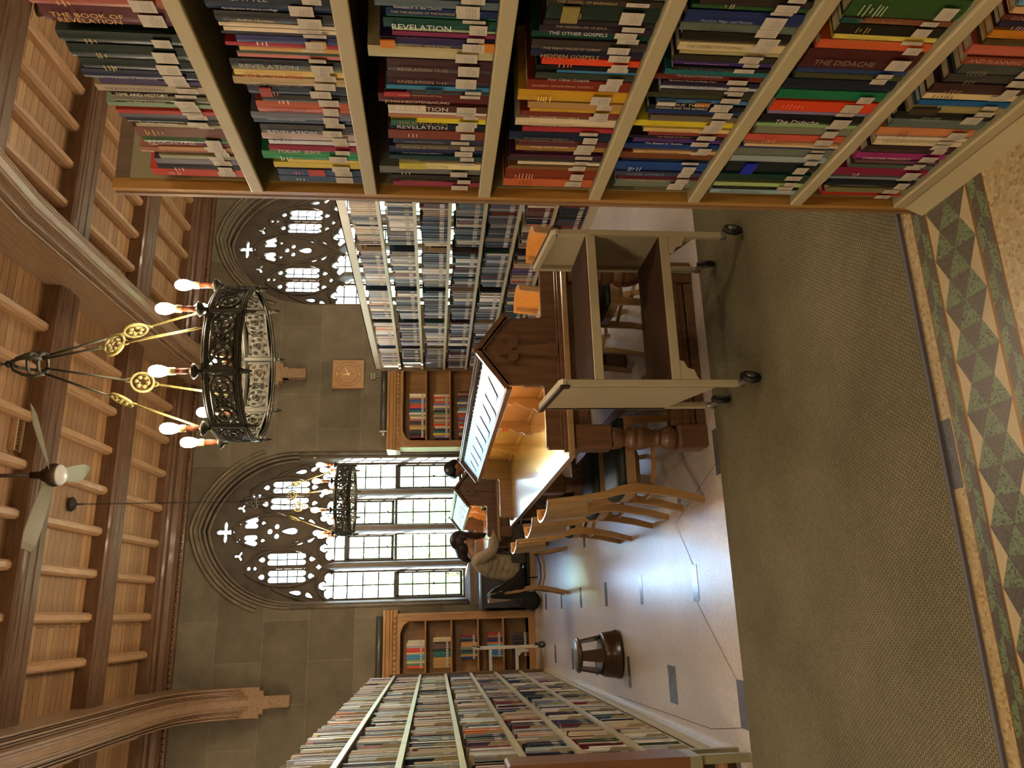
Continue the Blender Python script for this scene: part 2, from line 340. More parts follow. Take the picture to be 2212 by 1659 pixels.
BOOKS=[
[(36,36,245,'be4b3c','','e8c0a8'),
(72,32,219,'1e1a22','','ccc'),
(104,25,215,'5a5368','',''),
(129,19,197,'8a8c6a','',''),
(148,22,237,'9a6a58','',''),
(170,18,186,'a8743c','',''),
(188,13,203,'7a4a68','',''),
(201,31,210,'3c5c38','APOCALYPSE','b8b090'),
(232,42,216,'6c4030','','c89a50'),
(273,14,204,'a09878','',''),
(288,21,219,'1c2230','The Book of Revelation','e8e8e8'),
(309,18,229,'5c606c','',''),
(327,16,227,'a83428','',''),
(343,13,222,'d8ccb0','',''),
(356,15,237,'7e9880','',''),
(371,23,218,'6a6858','The Book of Revelation','c8c0a0'),
(395,17,221,'1c1c1a','TIME AND HISTORY','e8e0c0'),
(411,24,237,'a89c88','THE BOOK OF REVELATION','3a3028'),
(436,18,221,'4c4468','',''),
(454,29,246,'1a2444','STUDIES IN THE BOOK OF REVELATION','b8b8c8'),
(485,34,234,'10201c','','b09a60'),
(520,44,240,'12241c','','b09a60'),
(568,35,243,'12261c','','b09a60'),
(622,50,246,'5a2c34','THE BOOK OF|REVELATION','d8b060'),
(672,33,253,'9a5040','','d8a860'),
(708,34,237,'6a2a28','','')],
[(29,32,225,'22262e','','d8c890'),
(62,33,222,'243048','','c86058'),
(95,29,226,'c8b850','',''),
(124,14,186,'d8c068','',''),
(138,39,245,'2c8a50','','c8e8c8'),
(177,29,222,'8a2038','TODAY  JESKE','e0b0b0'),
(209,18,218,'d0d4dc','','445'),
(232,28,228,'b8a8a4','','222'),
(260,37,224,'38383c','REVELATION','c0c0c0'),
(297,19,235,'4a5c74','',''),
(316,28,235,'6c7080','Visions of the Apocalypse','c8c8d0'),
(344,44,214,'b05434','I saw a new Earth','2a1c14'),
(390,26,194,'2a2620','','e8d8a8'),
(418,33,219,'202838','','a04838'),
(451,26,243,'b4a078','THE BOOK OF REVELATION','988060'),
(477,21,236,'e4cc80','APOCALYPSE','c85030'),
(499,15,237,'7a785c','',''),
(514,24,235,'1e222c','REVELATION','a8a8a8'),
(538,16,215,'c88078','',''),
(555,9,214,'304a3c','',''),
(564,14,205,'c8a060','As Seeing the Invisible','5a3c20'),
(578,12,230,'a82838','',''),
(590,22,204,'242c64','','e0e0e0'),
(613,9,230,'34343c','',''),
(622,13,222,'d8ccb0','',''),
(636,11,228,'d8ccb0','',''),
(649,30,229,'1c1a18','The Book of Revelation|and Early Jewish Textual Culture','d8c070'),
(679,29,239,'1c2c44','Apocalypticism, Prophecy and Magic','c8ccd4'),
(709,21,232,'20242c','BATTLE','a8a8a8'),
(731,21,223,'2c4c40','','')],
[(13,26,238,'8c3450','',''),
(41,30,242,'26221e','A HISTORY of the END of the World','d09030'),
(74,37,271,'6c706c','','c8c8c8'),
(114,30,217,'e0d8a0','REVELATION','b0a868'),
(145,15,165,'4c4838','',''),
(161,20,240,'1c3c3c','',''),
(181,31,239,'1c2850','Untold Tales from the Book of Revelation','c8c8d8'),
(212,22,222,'5c5444','REVELATIONS','a89c80'),
(233,21,227,'343c50','The People of God in the Apocalypse','b0b0bc'),
(255,39,238,'7a3c28','','d8b090'),
(294,26,233,'14202c','REVELATION','d0d0d0'),
(321,24,228,'dcd030','THE REVELATION','988820'),
(348,14,233,'b07c64','',''),
(362,11,232,'d8d4cc','',''),
(374,25,232,'4c2c20','REVELATION','e8e0d0'),
(399,33,252,'5c1c20','JOHANNESOFFENBARUNG','d8c0b0'),
(435,17,237,'3c3834','Revelation and the End of All Things','d0c080'),
(454,15,232,'3c84b0','Revelation','1c3448'),
(470,44,228,'3c1c20','REVELATION 1-11','b08a60'),
(516,44,225,'3c1c20','REVELATION 12-22','b08a60'),
(563,35,262,'b8b088','',''),
(601,26,235,'2c2454','WITHERINGTON  REVELATION','c0a878'),
(628,14,209,'843058','REVELATION FOR EVERYONE','4c1834'),
(642,9,209,'98b088','',''),
(651,29,225,'14483c','REVELATION','d8e0d8'),
(681,10,218,'2c6450','',''),
(692,21,218,'1c2c58','FOR THE HEALING OF THE NATIONS','c0b870'),
(713,21,238,'54646c','Revelation in the Church','c8d0d0'),
(734,26,236,'1c2c50','',''),
(761,22,221,'5c3c30','','')],
[(33,42,252,'c06438','','8c4020'),
(75,54,251,'80341c','','d8a080'),
(129,17,246,'7c5c34','',''),
(147,15,222,'d4ccb4','SECRET SCRIPTURES REVEALED','282420'),
(162,21,250,'34302c','',''),
(183,17,247,'48203c','',''),
(209,27,234,'a07c3c','HIDDEN RECORDS of the LIFE','54401c'),
(237,27,230,'5c2c34','Strange New Gospels','d8d0c8'),
(266,36,258,'142238','The Oxford Handbook of|EARLY CHRISTIAN APOCRYPHA','88806c'),
(303,20,227,'a03038','',''),
(323,32,247,'d4c8a8','The Apocryphal Gospels','b0a480'),
(360,24,238,'7c3428','The OTHER GOSPELS','d8c8a8'),
(385,16,218,'c8a030','The Infancy Gospels of Jesus','604810'),
(404,25,225,'b08c58','',''),
(431,41,253,'c49820','','f0d878'),
(474,37,238,'7c2c1c','ANCIENT APOCRYPHAL GOSPELS','c8a078'),
(512,22,222,'303c30','Four Other Gospels','b8bcb0'),
(535,9,176,'3878a8','',''),
(544,15,224,'16181c','',''),
(561,21,214,'dc4824','','f08060'),
(582,27,241,'1c2038','HIDDEN GOSPELS','b0a070'),
(612,27,243,'38302c','THE MANY FACES OF CHRIST','b8a888'),
(641,19,246,'0c4034','',''),
(661,21,233,'2c2030','THE OTHER GOSPELS','d0d0d0'),
(683,15,227,'2c2428','THE HIDDEN LIFE OF JESUS','a89888'),
(699,46,225,'182820','','98884c'),
(746,17,228,'342c24','THE GOSPEL OF BARNABAS','b09c68'),
(763,18,248,'84989c','',''),
(782,25,250,'3c2c3c','','')],
[(36,46,228,'6c7c6c','',''),
(83,25,231,'581c28','THE GOSPEL OF JUDAS','c89088'),
(109,24,245,'343c5c','GOSPEL of PHILIP','88a0b8'),
(135,43,260,'1c448c','','b0c8e8'),
(180,13,240,'1c2030','',''),
(194,32,258,'744420','',''),
(227,14,221,'c8a878','The Secret Gospel','805c38'),
(242,24,255,'1c3c80','',''),
(267,21,232,'54347c','The Gospel of Thomas','e8e0f0'),
(290,14,253,'181818','',''),
(305,18,203,'8c4038','The Gospel of Thomas','c89088'),
(323,16,220,'dcc07c','The Gospel of Thomas and Christian Wisdom','3c2c18'),
(341,26,251,'d8c830','The Original Gospel of Thomas','988420'),
(367,24,217,'6c6454','',''),
(392,26,230,'1c346c','',''),
(419,20,236,'14161c','THOMAS AND THE GOSPELS','e0e0e0'),
(441,14,220,'4c78a8',"JESUS' TWIN",'e8d8b8'),
(455,19,256,'3c4028','',''),
(475,19,223,'34322c','',''),
(495,10,227,'b0bcc8','',''),
(507,16,226,'241c3c','FIFTH GOSPEL','806c8c'),
(525,20,251,'6c2820','The Gospel of Thomas and Christian Origins','e0c8b8'),
(545,20,233,'1c6870','The Gospel of Thomas and Jesus','80c8c8'),
(566,14,221,'141418','THE NAG HAMMADI','686868'),
(580,13,222,'443070','What Are They Saying About the Gospel of Thomas?','c0a8d8'),
(595,20,230,'2c281c','',''),
(615,13,220,'a8a074','',''),
(629,26,229,'ccc094','THE GOSPEL OF THOMAS','706440'),
(657,27,232,'16140f','',''),
(686,24,245,'5c6c60','The Apocryphal Acts|of the Apostles','24302c'),
(710,35,242,'1c2c60','Murders, Magic and Martyrs','98a8b8'),
(747,11,237,'2c5428','',''),
(759,21,227,'2c2420','','a8a090'),
(781,28,248,'2c1c24','','')],
[(19,24,254,'94b4c0','THE ACTS OF PAUL','2c5468'),
(44,16,253,'14161a','The Apocryphal Acts of Paul','a8a8a8'),
(61,22,261,'a8c480','THE LEGEND OF THE APOSTLE','445c30'),
(84,21,270,'343820','',''),
(107,30,269,'103830','',''),
(139,56,256,'1c2428','','2030d0'),
(195,30,264,'98a8ac','',''),
(228,34,268,'6c7468','',''),
(262,12,270,'202c6c','',''),
(275,13,254,'d8c090','',''),
(290,30,263,'c85c48','','e89078'),
(323,37,249,'7c806c','',''),
(364,15,260,'88b078','',''),
(379,34,261,'101214','The Didache','d0d0d0'),
(414,14,251,'8078a0','',''),
(432,41,256,'d84420','','f08868'),
(475,35,261,'147048','',''),
(512,38,264,'141c30','',''),
(552,19,251,'44482c','',''),
(572,16,256,'243c6c','',''),
(585,63,259,'481c1c','THE DIDACHE','88786c'),
(652,28,251,'c85c30','',''),
(680,15,226,'d8cc60','HERMENEIA  The Didache','98883c'),
(697,31,232,'1c1810','','a89858'),
(730,17,237,'7c4c30','The Birth of the Church','b08860'),
(749,57,242,'2c5024','','b8c8a8'),
(808,42,256,'c87860','','')],
[(21,26,246,'a82c1c','',''),
(49,28,241,'7c7850','',''),
(80,45,260,'141c28','Creed and Commitment','8890a0'),
(126,13,271,'7c8c94','',''),
(140,41,284,'842044','','d8b0b8'),
(183,21,245,'4c5850','',''),
(205,16,240,'6c4858','',''),
(221,38,254,'a0307c','CHRISTIAN THEOLOGY','e8d8e0'),
(260,34,249,'382428','THEOLOGY AND CHANGE','786058'),
(295,23,239,'dcd0a8','TRINIFICATION OF THE WORLD','3c3020'),
(319,17,245,'dcd4c0','UNANSWERED QUESTIONS','3c3430'),
(336,34,258,'d08858','','582c14'),
(374,36,245,'5c6c68','',''),
(410,31,254,'141614','WALTER|BRUEGGEMANN','98a098'),
(442,28,235,'98905c','',''),
(470,22,230,'1c609c','','80b8d8'),
(496,22,231,'e0cc9c','','483820'),
(518,37,235,'3c2424','','a88c50'),
(557,29,221,'3c3c38','','807c70'),
(588,33,212,'444c48','','807c68'),
(622,25,222,'8c4430','AND PLANNING','d09c88'),
(651,32,236,'c06450','',''),
(684,20,221,'4c4020','',''),
(706,25,225,'cc8420','Christian Ethics','84500c'),
(733,24,225,'28203c','','a8a0b8'),
(759,16,234,'5c2420','GOD BETRAYED','b88870'),
(778,19,228,'d8b080','',''),
(798,37,228,'78b0d0','The Nature of Doctrine','f0f0f0'),
(837,25,246,'8c3c30','','')]]
# ================================================================ SETTING
XC=1.335; BAY=4.85; YW=12.0
X0,X1=-6.2,10.4; YB=-3.0
st=lambda n,mb,m,p=None: tag(mb.build(n,m,p),kind='structure')
o=st('floor',MB().box((X0,YB,-.1),(X1,YW,0)),M['floor'])
st('ground',MB().box((-14,YW+.62,-1.6),(24,40,-1.5)),M['lawn'])
# the cream and green terrazzo at the near side
fm=MB()
fm.box((X0,YB,0),(X1,1.676,.0012),0)
fm.box((X0,1.985,0),(X1,2.06,.0012),0)
fm.box((X0,1.676,0),(X1,1.985,.001),1)
st('floor_near_terrazzo',fm,[M['cream'],M['brass']])
mo=MB(); P=.1545; zt=.0016
def tri(pts,mi): mo.add([(x,y,zt) for x,y in pts],[tuple(range(len(pts)))],mi)
B0,T1,CY,R1,B1=1.918,1.877,1.831,1.787,1.744
ox=.954
for k in range(-26,20):
    x=ox+k*P; h=P/2
    tri([(x,B0),(x+h,T1),(x+P,B0)],2)
    tri([(x,B0),(x,CY),(x+h,T1)],0); tri([(x,B0),(x-h,T1),(x,CY)],1)
    tri([(x,CY),(x+h,R1),(x+h,T1)],1); tri([(x+P,CY),(x+h,T1),(x+h,R1)],0)
    tri([(x,CY),(x,B1),(x+h,R1)],0); tri([(x,CY),(x-h,R1),(x,B1)],1)
    tri([(x,B1),(x+P,B1),(x+h,R1)],2)
    for (ya,yb) in ((1.927,1.980),(1.682,1.735)):
        ym=(ya+yb)/2; g=.012
        tri([(x+g,ya),(x+P*.5+g,ya),(x+P*.75,ym),(x+P*.25,ym)],0); tri([(x+P*.5+g,ya),(x+P+g,ya),(x+P*1.25,ym),(x+P*.75,ym)],1)
        tri([(x+P*.25,ym),(x+P*.75,ym),(x+P*.5+g,yb),(x+g,yb)],1); tri([(x+P*.75,ym),(x+P*1.25,ym),(x+P+g,yb),(x+P*.5+g,yb)],0)
st('floor_mosaic_border',mo,[M['green'],M['dark'],M['creamp']])
fi=MB()
for a in ((.035,.235,5.50,5.57),(.035,.235,6.66,6.76),(.035,.235,7.84,7.95),(.035,.235,9.08,9.18),(.035,.235,10.36,10.47),(.035,.235,4.3,4.4),(-.56,-.34,3.757,3.872),(-.56,-.34,4.87,5.03),(-.56,-.34,6.02,6.10),(-.59,-.38,8.5,8.6),(-.59,-.38,9.72,9.84),(-.59,-.38,11.0,11.08),(-.56,-.34,7.25,7.35),(2.35,2.55,3.757,3.87),(2.62,2.82,4.1,4.35),(.66,.9,3.757,3.84),(2.6,2.8,6.5,6.6),(.6,.8,7.5,7.6),(.3,.5,1.99,2.05)):
    fi.box((a[0],a[2],0),(a[1],a[3],.0018))
st('floor_inlay',fi,M['inlay'])
fj=MB()
for (xa,ya,xb,yb) in ((.72,3.84,.50,4.6),(.50,4.6,.23,4.35),(.035,4.35,-.34,3.87),(-.56,3.87,-.62,4.3),(-.62,4.3,-.66,6.5),(2.62,4.1,2.5,3.9)):
    d=Vector((xb-xa,yb-ya,0)).normalized(); n=Vector((-d.y,d.x,0))*.0022
    fj.add([(xa+n.x,ya+n.y,.0016),(xa-n.x,ya-n.y,.0016),(xb-n.x,yb-n.y,.0016),(xb+n.x,yb+n.y,.0016)],[(0,1,2,3)])
st('floor_joint',fj,M['joint'])
ce=MB().bbox((-.74,2.045,0),(2.62,3.757,.011),.003); c=ce.build('carpet_runner',M['carpet'])
tag(c,'olive green woven carpet runner laid across the terrazzo floor','carpet')
eb=MB().box((-.745,2.033,0),(2.62,2.047,.0125)).build('edge_binding',mat('blue grey binding','5c5c64',.8),c); eb['label']='blue-grey edge binding'
# ---- window wall with arched openings
def arch(w,spr,cx0,r,n=26,x=0):
    # pointed arch outline (closed polygon above z=0 given by caller). returns points right spring -> apex -> left spring
    a0=math.acos(max(-1,min(1,(w-cx0)/r))); aE=math.acos(-cx0/r)
    pts=[(x+cx0+r*math.cos(a0+(aE-a0)*i/n),spr+r*math.sin(a0+(aE-a0)*i/n)) for i in range(n+1)]
    L=[(2*x-p[0],p[1]) for p in reversed(pts[:-1])]
    return pts+L
WS=[XC-BAY,XC,XC+BAY]
def opening(x,grow=0,zb=.93):
    a=arch(1.19+grow,3.6,-.25,1.44+grow,x=x); return [(x+1.19+grow,zb)]+a+[(x-1.19-grow,zb)]
outer=[(X0,-.0),(X1,0),(X1,5.62),(X0,5.62)]
wall=curve_mesh('wall_north',[outer]+[opening(x) for x in WS],.62,.001,[M['stone']])
wall.location=(0,YW+.31,0); tag(wall,kind='structure')
st('wall_west',MB().box((X0-.3,YB,0),(X0,YW+.6,5.9)),M['stone2']); st('wall_east',MB().box((X1,YB,0),(X1+.3,YW+.6,5.9)),M['stone2'])
st('wall_south',MB().box((X0-.3,YB-.3,0),(X1+.3,YB,5.9)),M['stone'])
def foil(n,cx,cz,rx,rz,ph=0,k=.36,N=40):
    return [(cx+rx*(1-k+k*math.cos(n*(t-ph)))*math.cos(t),cz+rz*(1-k+k*math.cos(n*(t-ph)))*math.sin(t)) for t in [2*PI*i/N for i in range(N)]]
def circ(cx,cz,r,N=14,rz=None): return [(cx+r*math.cos(2*PI*i/N),cz+(rz or r)*math.sin(2*PI*i/N)) for i in range(N)]
def leaf(cx,cz,r,d=1):  # rounded with a point up (d=1) or down
    return [(cx+r*math.cos(t)*(1-.0),cz+d*r*(math.sin(t) if math.sin(t)<=0 else math.sin(t)**1.0*(1+.5*max(0,math.sin(t))**6))) for t in [2*PI*i/16 for i in range(16)]]
def rrect(x0,x1,z0,z1,r,notch=True):
    xm=(x0+x1)/2; q=(x1-x0)/4; P=[]
    # two little round heads at the top and bottom
    def arcs(zc,d):
        out=[]
        for c0 in ((xm+q,xm-q) if d>0 else (xm-q,xm+q)):
            for i in range(7):
                t=PI*i/6; out.append((c0+(q-.002)*math.cos(t)*(1 if d>0 else -1),zc+d*q*math.sin(t)))
        return out
    return arcs(z1-q,1)+arcs(z0+q,-1)
def tear(cx,cz,w,h,tilt,d=1):
    pts=[]
    for i in range(16):
        t=2*PI*i/16; x=w*math.sin(t)*(1-.45*math.cos(t)); z=d*h*math.cos(t)
        pts.append((cx+x*math.cos(tilt)-z*math.sin(tilt),cz+x*math.sin(tilt)+z*math.cos(tilt)))
    return pts
LIGHTS=[(-1.048,-.645),(-.472,-.075),(.075,.472),(.645,1.048)]
def light_outline(a,b):
    c=(a+b)/2; w=(b-a)/2
    P=[(b,1.02),(b,3.02)]
    for i in range(8):
        t=-PI/4+(PI*1.08)*i/7; P.append((c+w*.56+w*.42*math.cos(t),3.10+.07*math.sin(t)))
    Pl=[]
    for i in range(6):
        t=-.4+(PI/2+.1)*i/5; P.append((c+.07*math.cos(t),3.17+.075*math.sin(t)*(1+.2*(i>3))))
    R_=P[1:]; Lf=[(2*c-x,z) for x,z in reversed(R_)]
    return [(b,1.02)]+R_+Lf+[(a,1.02)]
def tracery_holes():
    H=[]
    H.append(foil(4,0,4.70,.17,.145))
    for s in (-1,1):
        H.append(rrect(min(s*.045,s*.225),max(s*.045,s*.225),4.205,4.425,.04)); H.append(leaf(s*.135,4.492,.034,1)); H.append(leaf(s*.135,4.137,.034,-1))
        H.append(foil(3,s*.37,4.47,.082,.082,PI/2)); H.append(circ(s*.56,4.315,.036)); H.append(circ(s*.56,4.222,.034))
        H.append(rrect(min(s*.334,s*.527),max(s*.334,s*.527),3.45,4.05,.05)); H.append(leaf(s*.43,4.115,.046,1)); H.append(leaf(s*.43,3.368,.046,-1))
        H.append(rrect(min(s*.592,s*.79),max(s*.592,s*.79),3.44,4.03,.05)); H.append(leaf(s*.69,4.11,.046,1)); H.append(leaf(s*.69,3.378,.046,-1))
        H.append(foil(4,s*.557,3.258,.044,.05,0,.12)); H.append(tear(s*.935,3.60,.036,.10,s*.12,1)); H.append(tear(s*.985,3.385,.036,.07,s*.5,-1))
        H.append(tear(s*.185,3.60,.036,.095,-s*.12,1)); H.append(tear(s*.135,3.39,.034,.07,-s*.5,-1))
    H.append(circ(0,4.03,.048)); H.append(circ(-.075,3.925,.046)); H.append(circ(.075,3.925,.046)); H.append(tear(0,3.73,.052,.13,0,1))
    for a,b in LIGHTS: H.append(light_outline(a,b))
    return H
def ribpts(pts,y): return [(x,y,z) for x,z in pts]
def make_window(i,x):
    w=empty('window_%d'%i,(x,0,0),kind='structure')
    a=arch(1.2,3.6,-.25,1.45); outl=[(1.2,.94)]+a+[(-1.2,.94)]
    t=cdt_plate(MB(),outl,tracery_holes(),.09,YW+.45,0,.011).build('window_tracery',M['tracery'],w)
    # projecting ribs on the tracery
    rb=MB(); y=YW+.395
    def bez(p0,p1,p2,n=12): return [((1-t)**2*p0[0]+2*t*(1-t)*p1[0]+t*t*p2[0],(1-t)**2*p0[1]+2*t*(1-t)*p1[1]+t*t*p2[1]) for t in [j/n for j in range(n+1)]]
    for s in (-1,1):
        for cv in (bez((0,3.16),(s*.30,3.75),(s*.26,4.12))+bez((s*.26,4.12),(s*.22,4.5),(0,4.6))[1:], bez((s*.56,3.12),(s*.28,3.4),(s*.28,3.8))+bez((s*.28,3.8),(s*.28,4.2),(s*.56,4.38))[1:],
                   bez((s*.56,3.12),(s*.84,3.4),(s*.84,3.75))+bez((s*.84,3.75),(s*.84,4.1),(s*.62,4.36))[1:], bez((s*.56,3.05),(s*.40,3.3),(s*.27,3.27))+bez((s*.27,3.27),(s*.06,3.22),(s*.03,3.0))[1:],
                   bez((s*.56,3.05),(s*.7,3.3),(s*.85,3.28))+bez((s*.85,3.28),(s*1.06,3.22),(s*1.09,3.0))[1:], bez((s*1.12,3.2),(s*1.0,3.7),(s*.86,3.95)), bez((s*.56,3.4),(s*.56,3.7),(s*.56,4.1)),
                   [(s*.03,1.0),(s*.03,3.0)],[(s*.56,1.0),(s*.56,3.05)],[(s*1.1,1.0),(s*1.1,3.0)]):
            rb.tube(ribpts(cv,y),.024,6,flat=(1,1))
    rb.build('window_rib',M['tracery'],w)
    for dx in (-.558,0,.558):
        m=MB(); A=[(-.042,YW+.14),(-.028,YW+.11),(.028,YW+.11),(.042,YW+.14),(.05,YW+.22),(.078,YW+.46),(-.078,YW+.46),(-.05,YW+.22)]
        m.prism([(dx+a,b) for a,b in A],.98,3.0,'z')
        m.add([(dx+a,b,3.0) for a,b in A]+[(dx+a*.35,YW+.42,3.22) for a,b in A],[(k,(k+1)%8,8+(k+1)%8,8+k) for k in range(8)]+[tuple(range(8,16))])
        fix(m.build('mullion',M['mullion'],w))
    for s in (-1,1):
        fix(MB().prism([(s*1.05,YW+.47),(s*1.10,YW+.25),(s*1.19,YW+.06),(s*1.2,YW+.47)],.95,3.6,'z').build('splayed_jamb',M['mullion'],w))
    # moulded arch rings around the opening
    hm=MB()
    for r,rad,yy in ((1.47,.02,YW-.008),(1.525,.026,YW-.012),(1.42,.022,YW+.06),(1.38,.022,YW+.16),(1.34,.02,YW+.28)):
        ww=r-.25
        hm.tube([(p[0],yy,p[1]) for p in arch(ww if r>1.45 else ww,3.6,-.25,r)][(6 if r>1.45 else 0):][: (-6 if r>1.45 else None)],rad,8)
    for s in (-1,1):
        for r,yy in ((1.42,YW+.06),(1.38,YW+.16)): hm.tube([(s*(r-.25),yy,.95),(s*(r-.25),yy,3.6)],.03,8)
    hm.build('window_hood_moulding',M['mould'],w)
    st('window_sill',MB().prism([(YW-.06,.86),(YW+.4,1.0),(YW+.6,1.0),(YW+.6,.8),(YW-.06,.8)],-1.2,1.2,'x'),M['mould'],w)
    # iron casements and lead grids
    G=YW+.47
    for j,(a,b) in enumerate(LIGHTS):
        outer_l=j in (0,3)
        f=MB(); z0,z1=(1.03,2.06) if outer_l else (2.11,2.84)
        for q in ((a,a+.035,z0,z1),(b-.035,b,z0,z1),(a,b,z0,z0+.04),(a,b,z1-.04,z1)): f.box((q[0],G-.035,q[2]),(q[1],G+.02,q[3]))
        f.box((a,G-.03,2.06),(b,G+.03,2.10)); f.ball(((a+b)/2,G-.05,(z0+.45 if outer_l else z0+.1)),.022,8)
        if not outer_l: f.box((a,G-.03,2.84),(b,G+.03,2.88))
        f.build('casement_frame',M['iron'],w)
        g=MB(); xm=(a+b)/2; g.box((xm-.010,G-.009,1.03),(xm+.010,G+.009,3.2))
        for z in (1.29,1.55,1.81,2.34,2.58,2.82,3.03): g.box((a,G-.009,z-.010),(b,G+.009,z+.010))
        g.build('lead_grid',M['lead'],w)
        MB().add([(a-.02,G,1.0),(b+.02,G,1.0),(b+.02,G,3.3),(a-.02,G,3.3)],[(0,1,2,3)]).build('pane',M['glass'],w)
    g=MB()
    for s in (-1,1):
        for x0,x1,za,zb in ((.334,.527,3.45,4.05),(.592,.79,3.44,4.03)):
            xm=s*(x0+x1)/2; g.box((xm-.009,G-.006,za),(xm+.009,G+.006,zb))
            for q in range(1,4): zz=za+(zb-za)*q/4; g.box((min(s*x0,s*x1),G-.006,zz-.008),(max(s*x0,s*x1),G+.006,zz+.008))
        xm=s*.135; g.box((xm-.005,G-.006,4.2),(xm+.005,G+.006,4.43))
    g.build('lead_grid',M['lead'],w)
    MB().add([(-1.1,G+.01,3.3),(1.1,G+.01,3.3),(1.0,G+.01,4.3),(.3,G+.01,4.9),(-.3,G+.01,4.9),(-1.0,G+.01,4.3)],[(0,1,2,3,4,5)]).build('pane',M['glass'],w)
    return w
w1=make_window(1,WS[1])
for i,x in ((2,WS[2]),(3,WS[0])):
    w=copy_tree(w1); w.name='window_%d'%i; w.location.x=x
# ---- ceiling
YR=6.65
def zc(y): return 5.60-.07*(abs(y-YR)-2.55)
y_s=YR-(YW-YR)
cp=MB()
cp.add([(X0,y_s,zc(y_s)),(X1,y_s,zc(y_s)),(X1,YR,zc(YR)),(X0,YR,zc(YR)),(X1,YW+.1,zc(YW+.1)),(X0,YW+.1,zc(YW+.1))],[(0,3,2,1),(3,5,4,2)])
cp.box((X0,YB,4.6),(X1,y_s,4.7)); cp.box((X0,y_s-.02,4.6),(X1,y_s,5.6)); cp.box((X0,YB,5.9),(X1,YW+.6,6.0))
st('ceiling',cp,M['ceil'])
def purlin(i,yc,w,drop,side):
    z=zc(yc); b=z-drop; h=w/2; s=side
    pr=[(yc-s*h,z+.05),(yc-s*h,b+.05),(yc-s*(h-.02),b+.03),(yc-s*(h-.05),b+.03),(yc-s*(h-.06),b+.012),(yc-s*(h-.10),b+.012),(yc-s*(h-.11),b),(yc-s*(h-.16),b),(yc-s*(h-.17),b+.012),
        (yc+s*.02,b+.012),(yc+s*.03,b),(yc+s*(h-.12),b),(yc+s*(h-.11),b+.014),(yc+s*(h-.07),b+.014),(yc+s*(h-.06),b+.03),(yc+s*(h-.02),b+.035),(yc+s*h,b+.06),(yc+s*h,z+.05)]
    m=MB().prism(pr,X0,X1,'x'); return tag(fix(m.build('trim_%d'%i,M['beam'])),kind='structure')
PL=[(YR,.5),(8.30,.46),(9.98,.46),(5.0,.46),(3.32,.46)]
for i,(y,w_) in enumerate(PL): purlin(i+1,y,w_,.20,1)
# cornice on the window wall with its carved bead
zz=zc(11.6)
cor=MB().prism([(11.38,zz+.06),(11.38,5.33),(11.42,5.30),(11.50,5.30),(11.52,5.27),(11.60,5.27),(11.62,5.30),(11.74,5.30),(11.78,5.24),(11.84,5.20),(11.9,5.20),(11.92,5.16),(12.0,5.16),(12.0,5.6)],X0,X1,'x')
tag(fix(cor.build('trim_6',M['beam'])),kind='structure')
cb=MB(); x=X0
while x<X1:
    cb.ball((x,11.88,5.185),.022,6,sx=1.5); x+=.085
tag(cb.build('trim_7_carved_bead',M['beam']),kind='structure')
cor2=MB().prism([(y_s,4.7),(y_s,5.5),(y_s+.5,5.6),(y_s+.5,5.3),(y_s+.2,5.2)],X0,X1,'x'); tag(fix(cor2.build('trim_8',M['beam'])),kind='structure')
# joists
jm=MB(); ys=[(y_s+.5,3.09),(3.55,4.77),(5.23,6.40),(6.90,8.07),(8.53,9.75),(10.21,11.38)]
jp=[(-.055,.05),(-.055,-.075),(-.04,-.10),(-.034,-.098),(-.028,-.112),(.028,-.112),(.034,-.098),(.04,-.10),(.055,-.075),(.055,.05)]
x=1.09-.495*15
n=0; TX=[XC-BAY*1.5,XC-BAY/2,XC+BAY/2,XC+BAY*1.5]
while x<X1:
    if x>X0+.1 and all(abs(x-t)>.24 for t in TX):
        for a,b in ys:
            vs=[(x+u,a,zc(a)+v) for u,v in jp]+[(x+u,b,zc(b)+v) for u,v in jp]; k=len(jp)
            jm.add(vs,[tuple(range(k)),tuple(range(2*k-1,k-1,-1))]+[(i,i+k,(i+1)%k+k,(i+1)%k) for i in range(k)])
    x+=.495
tag(fix(jm.build('ceiling_joist',M['beamy'])),kind='structure')
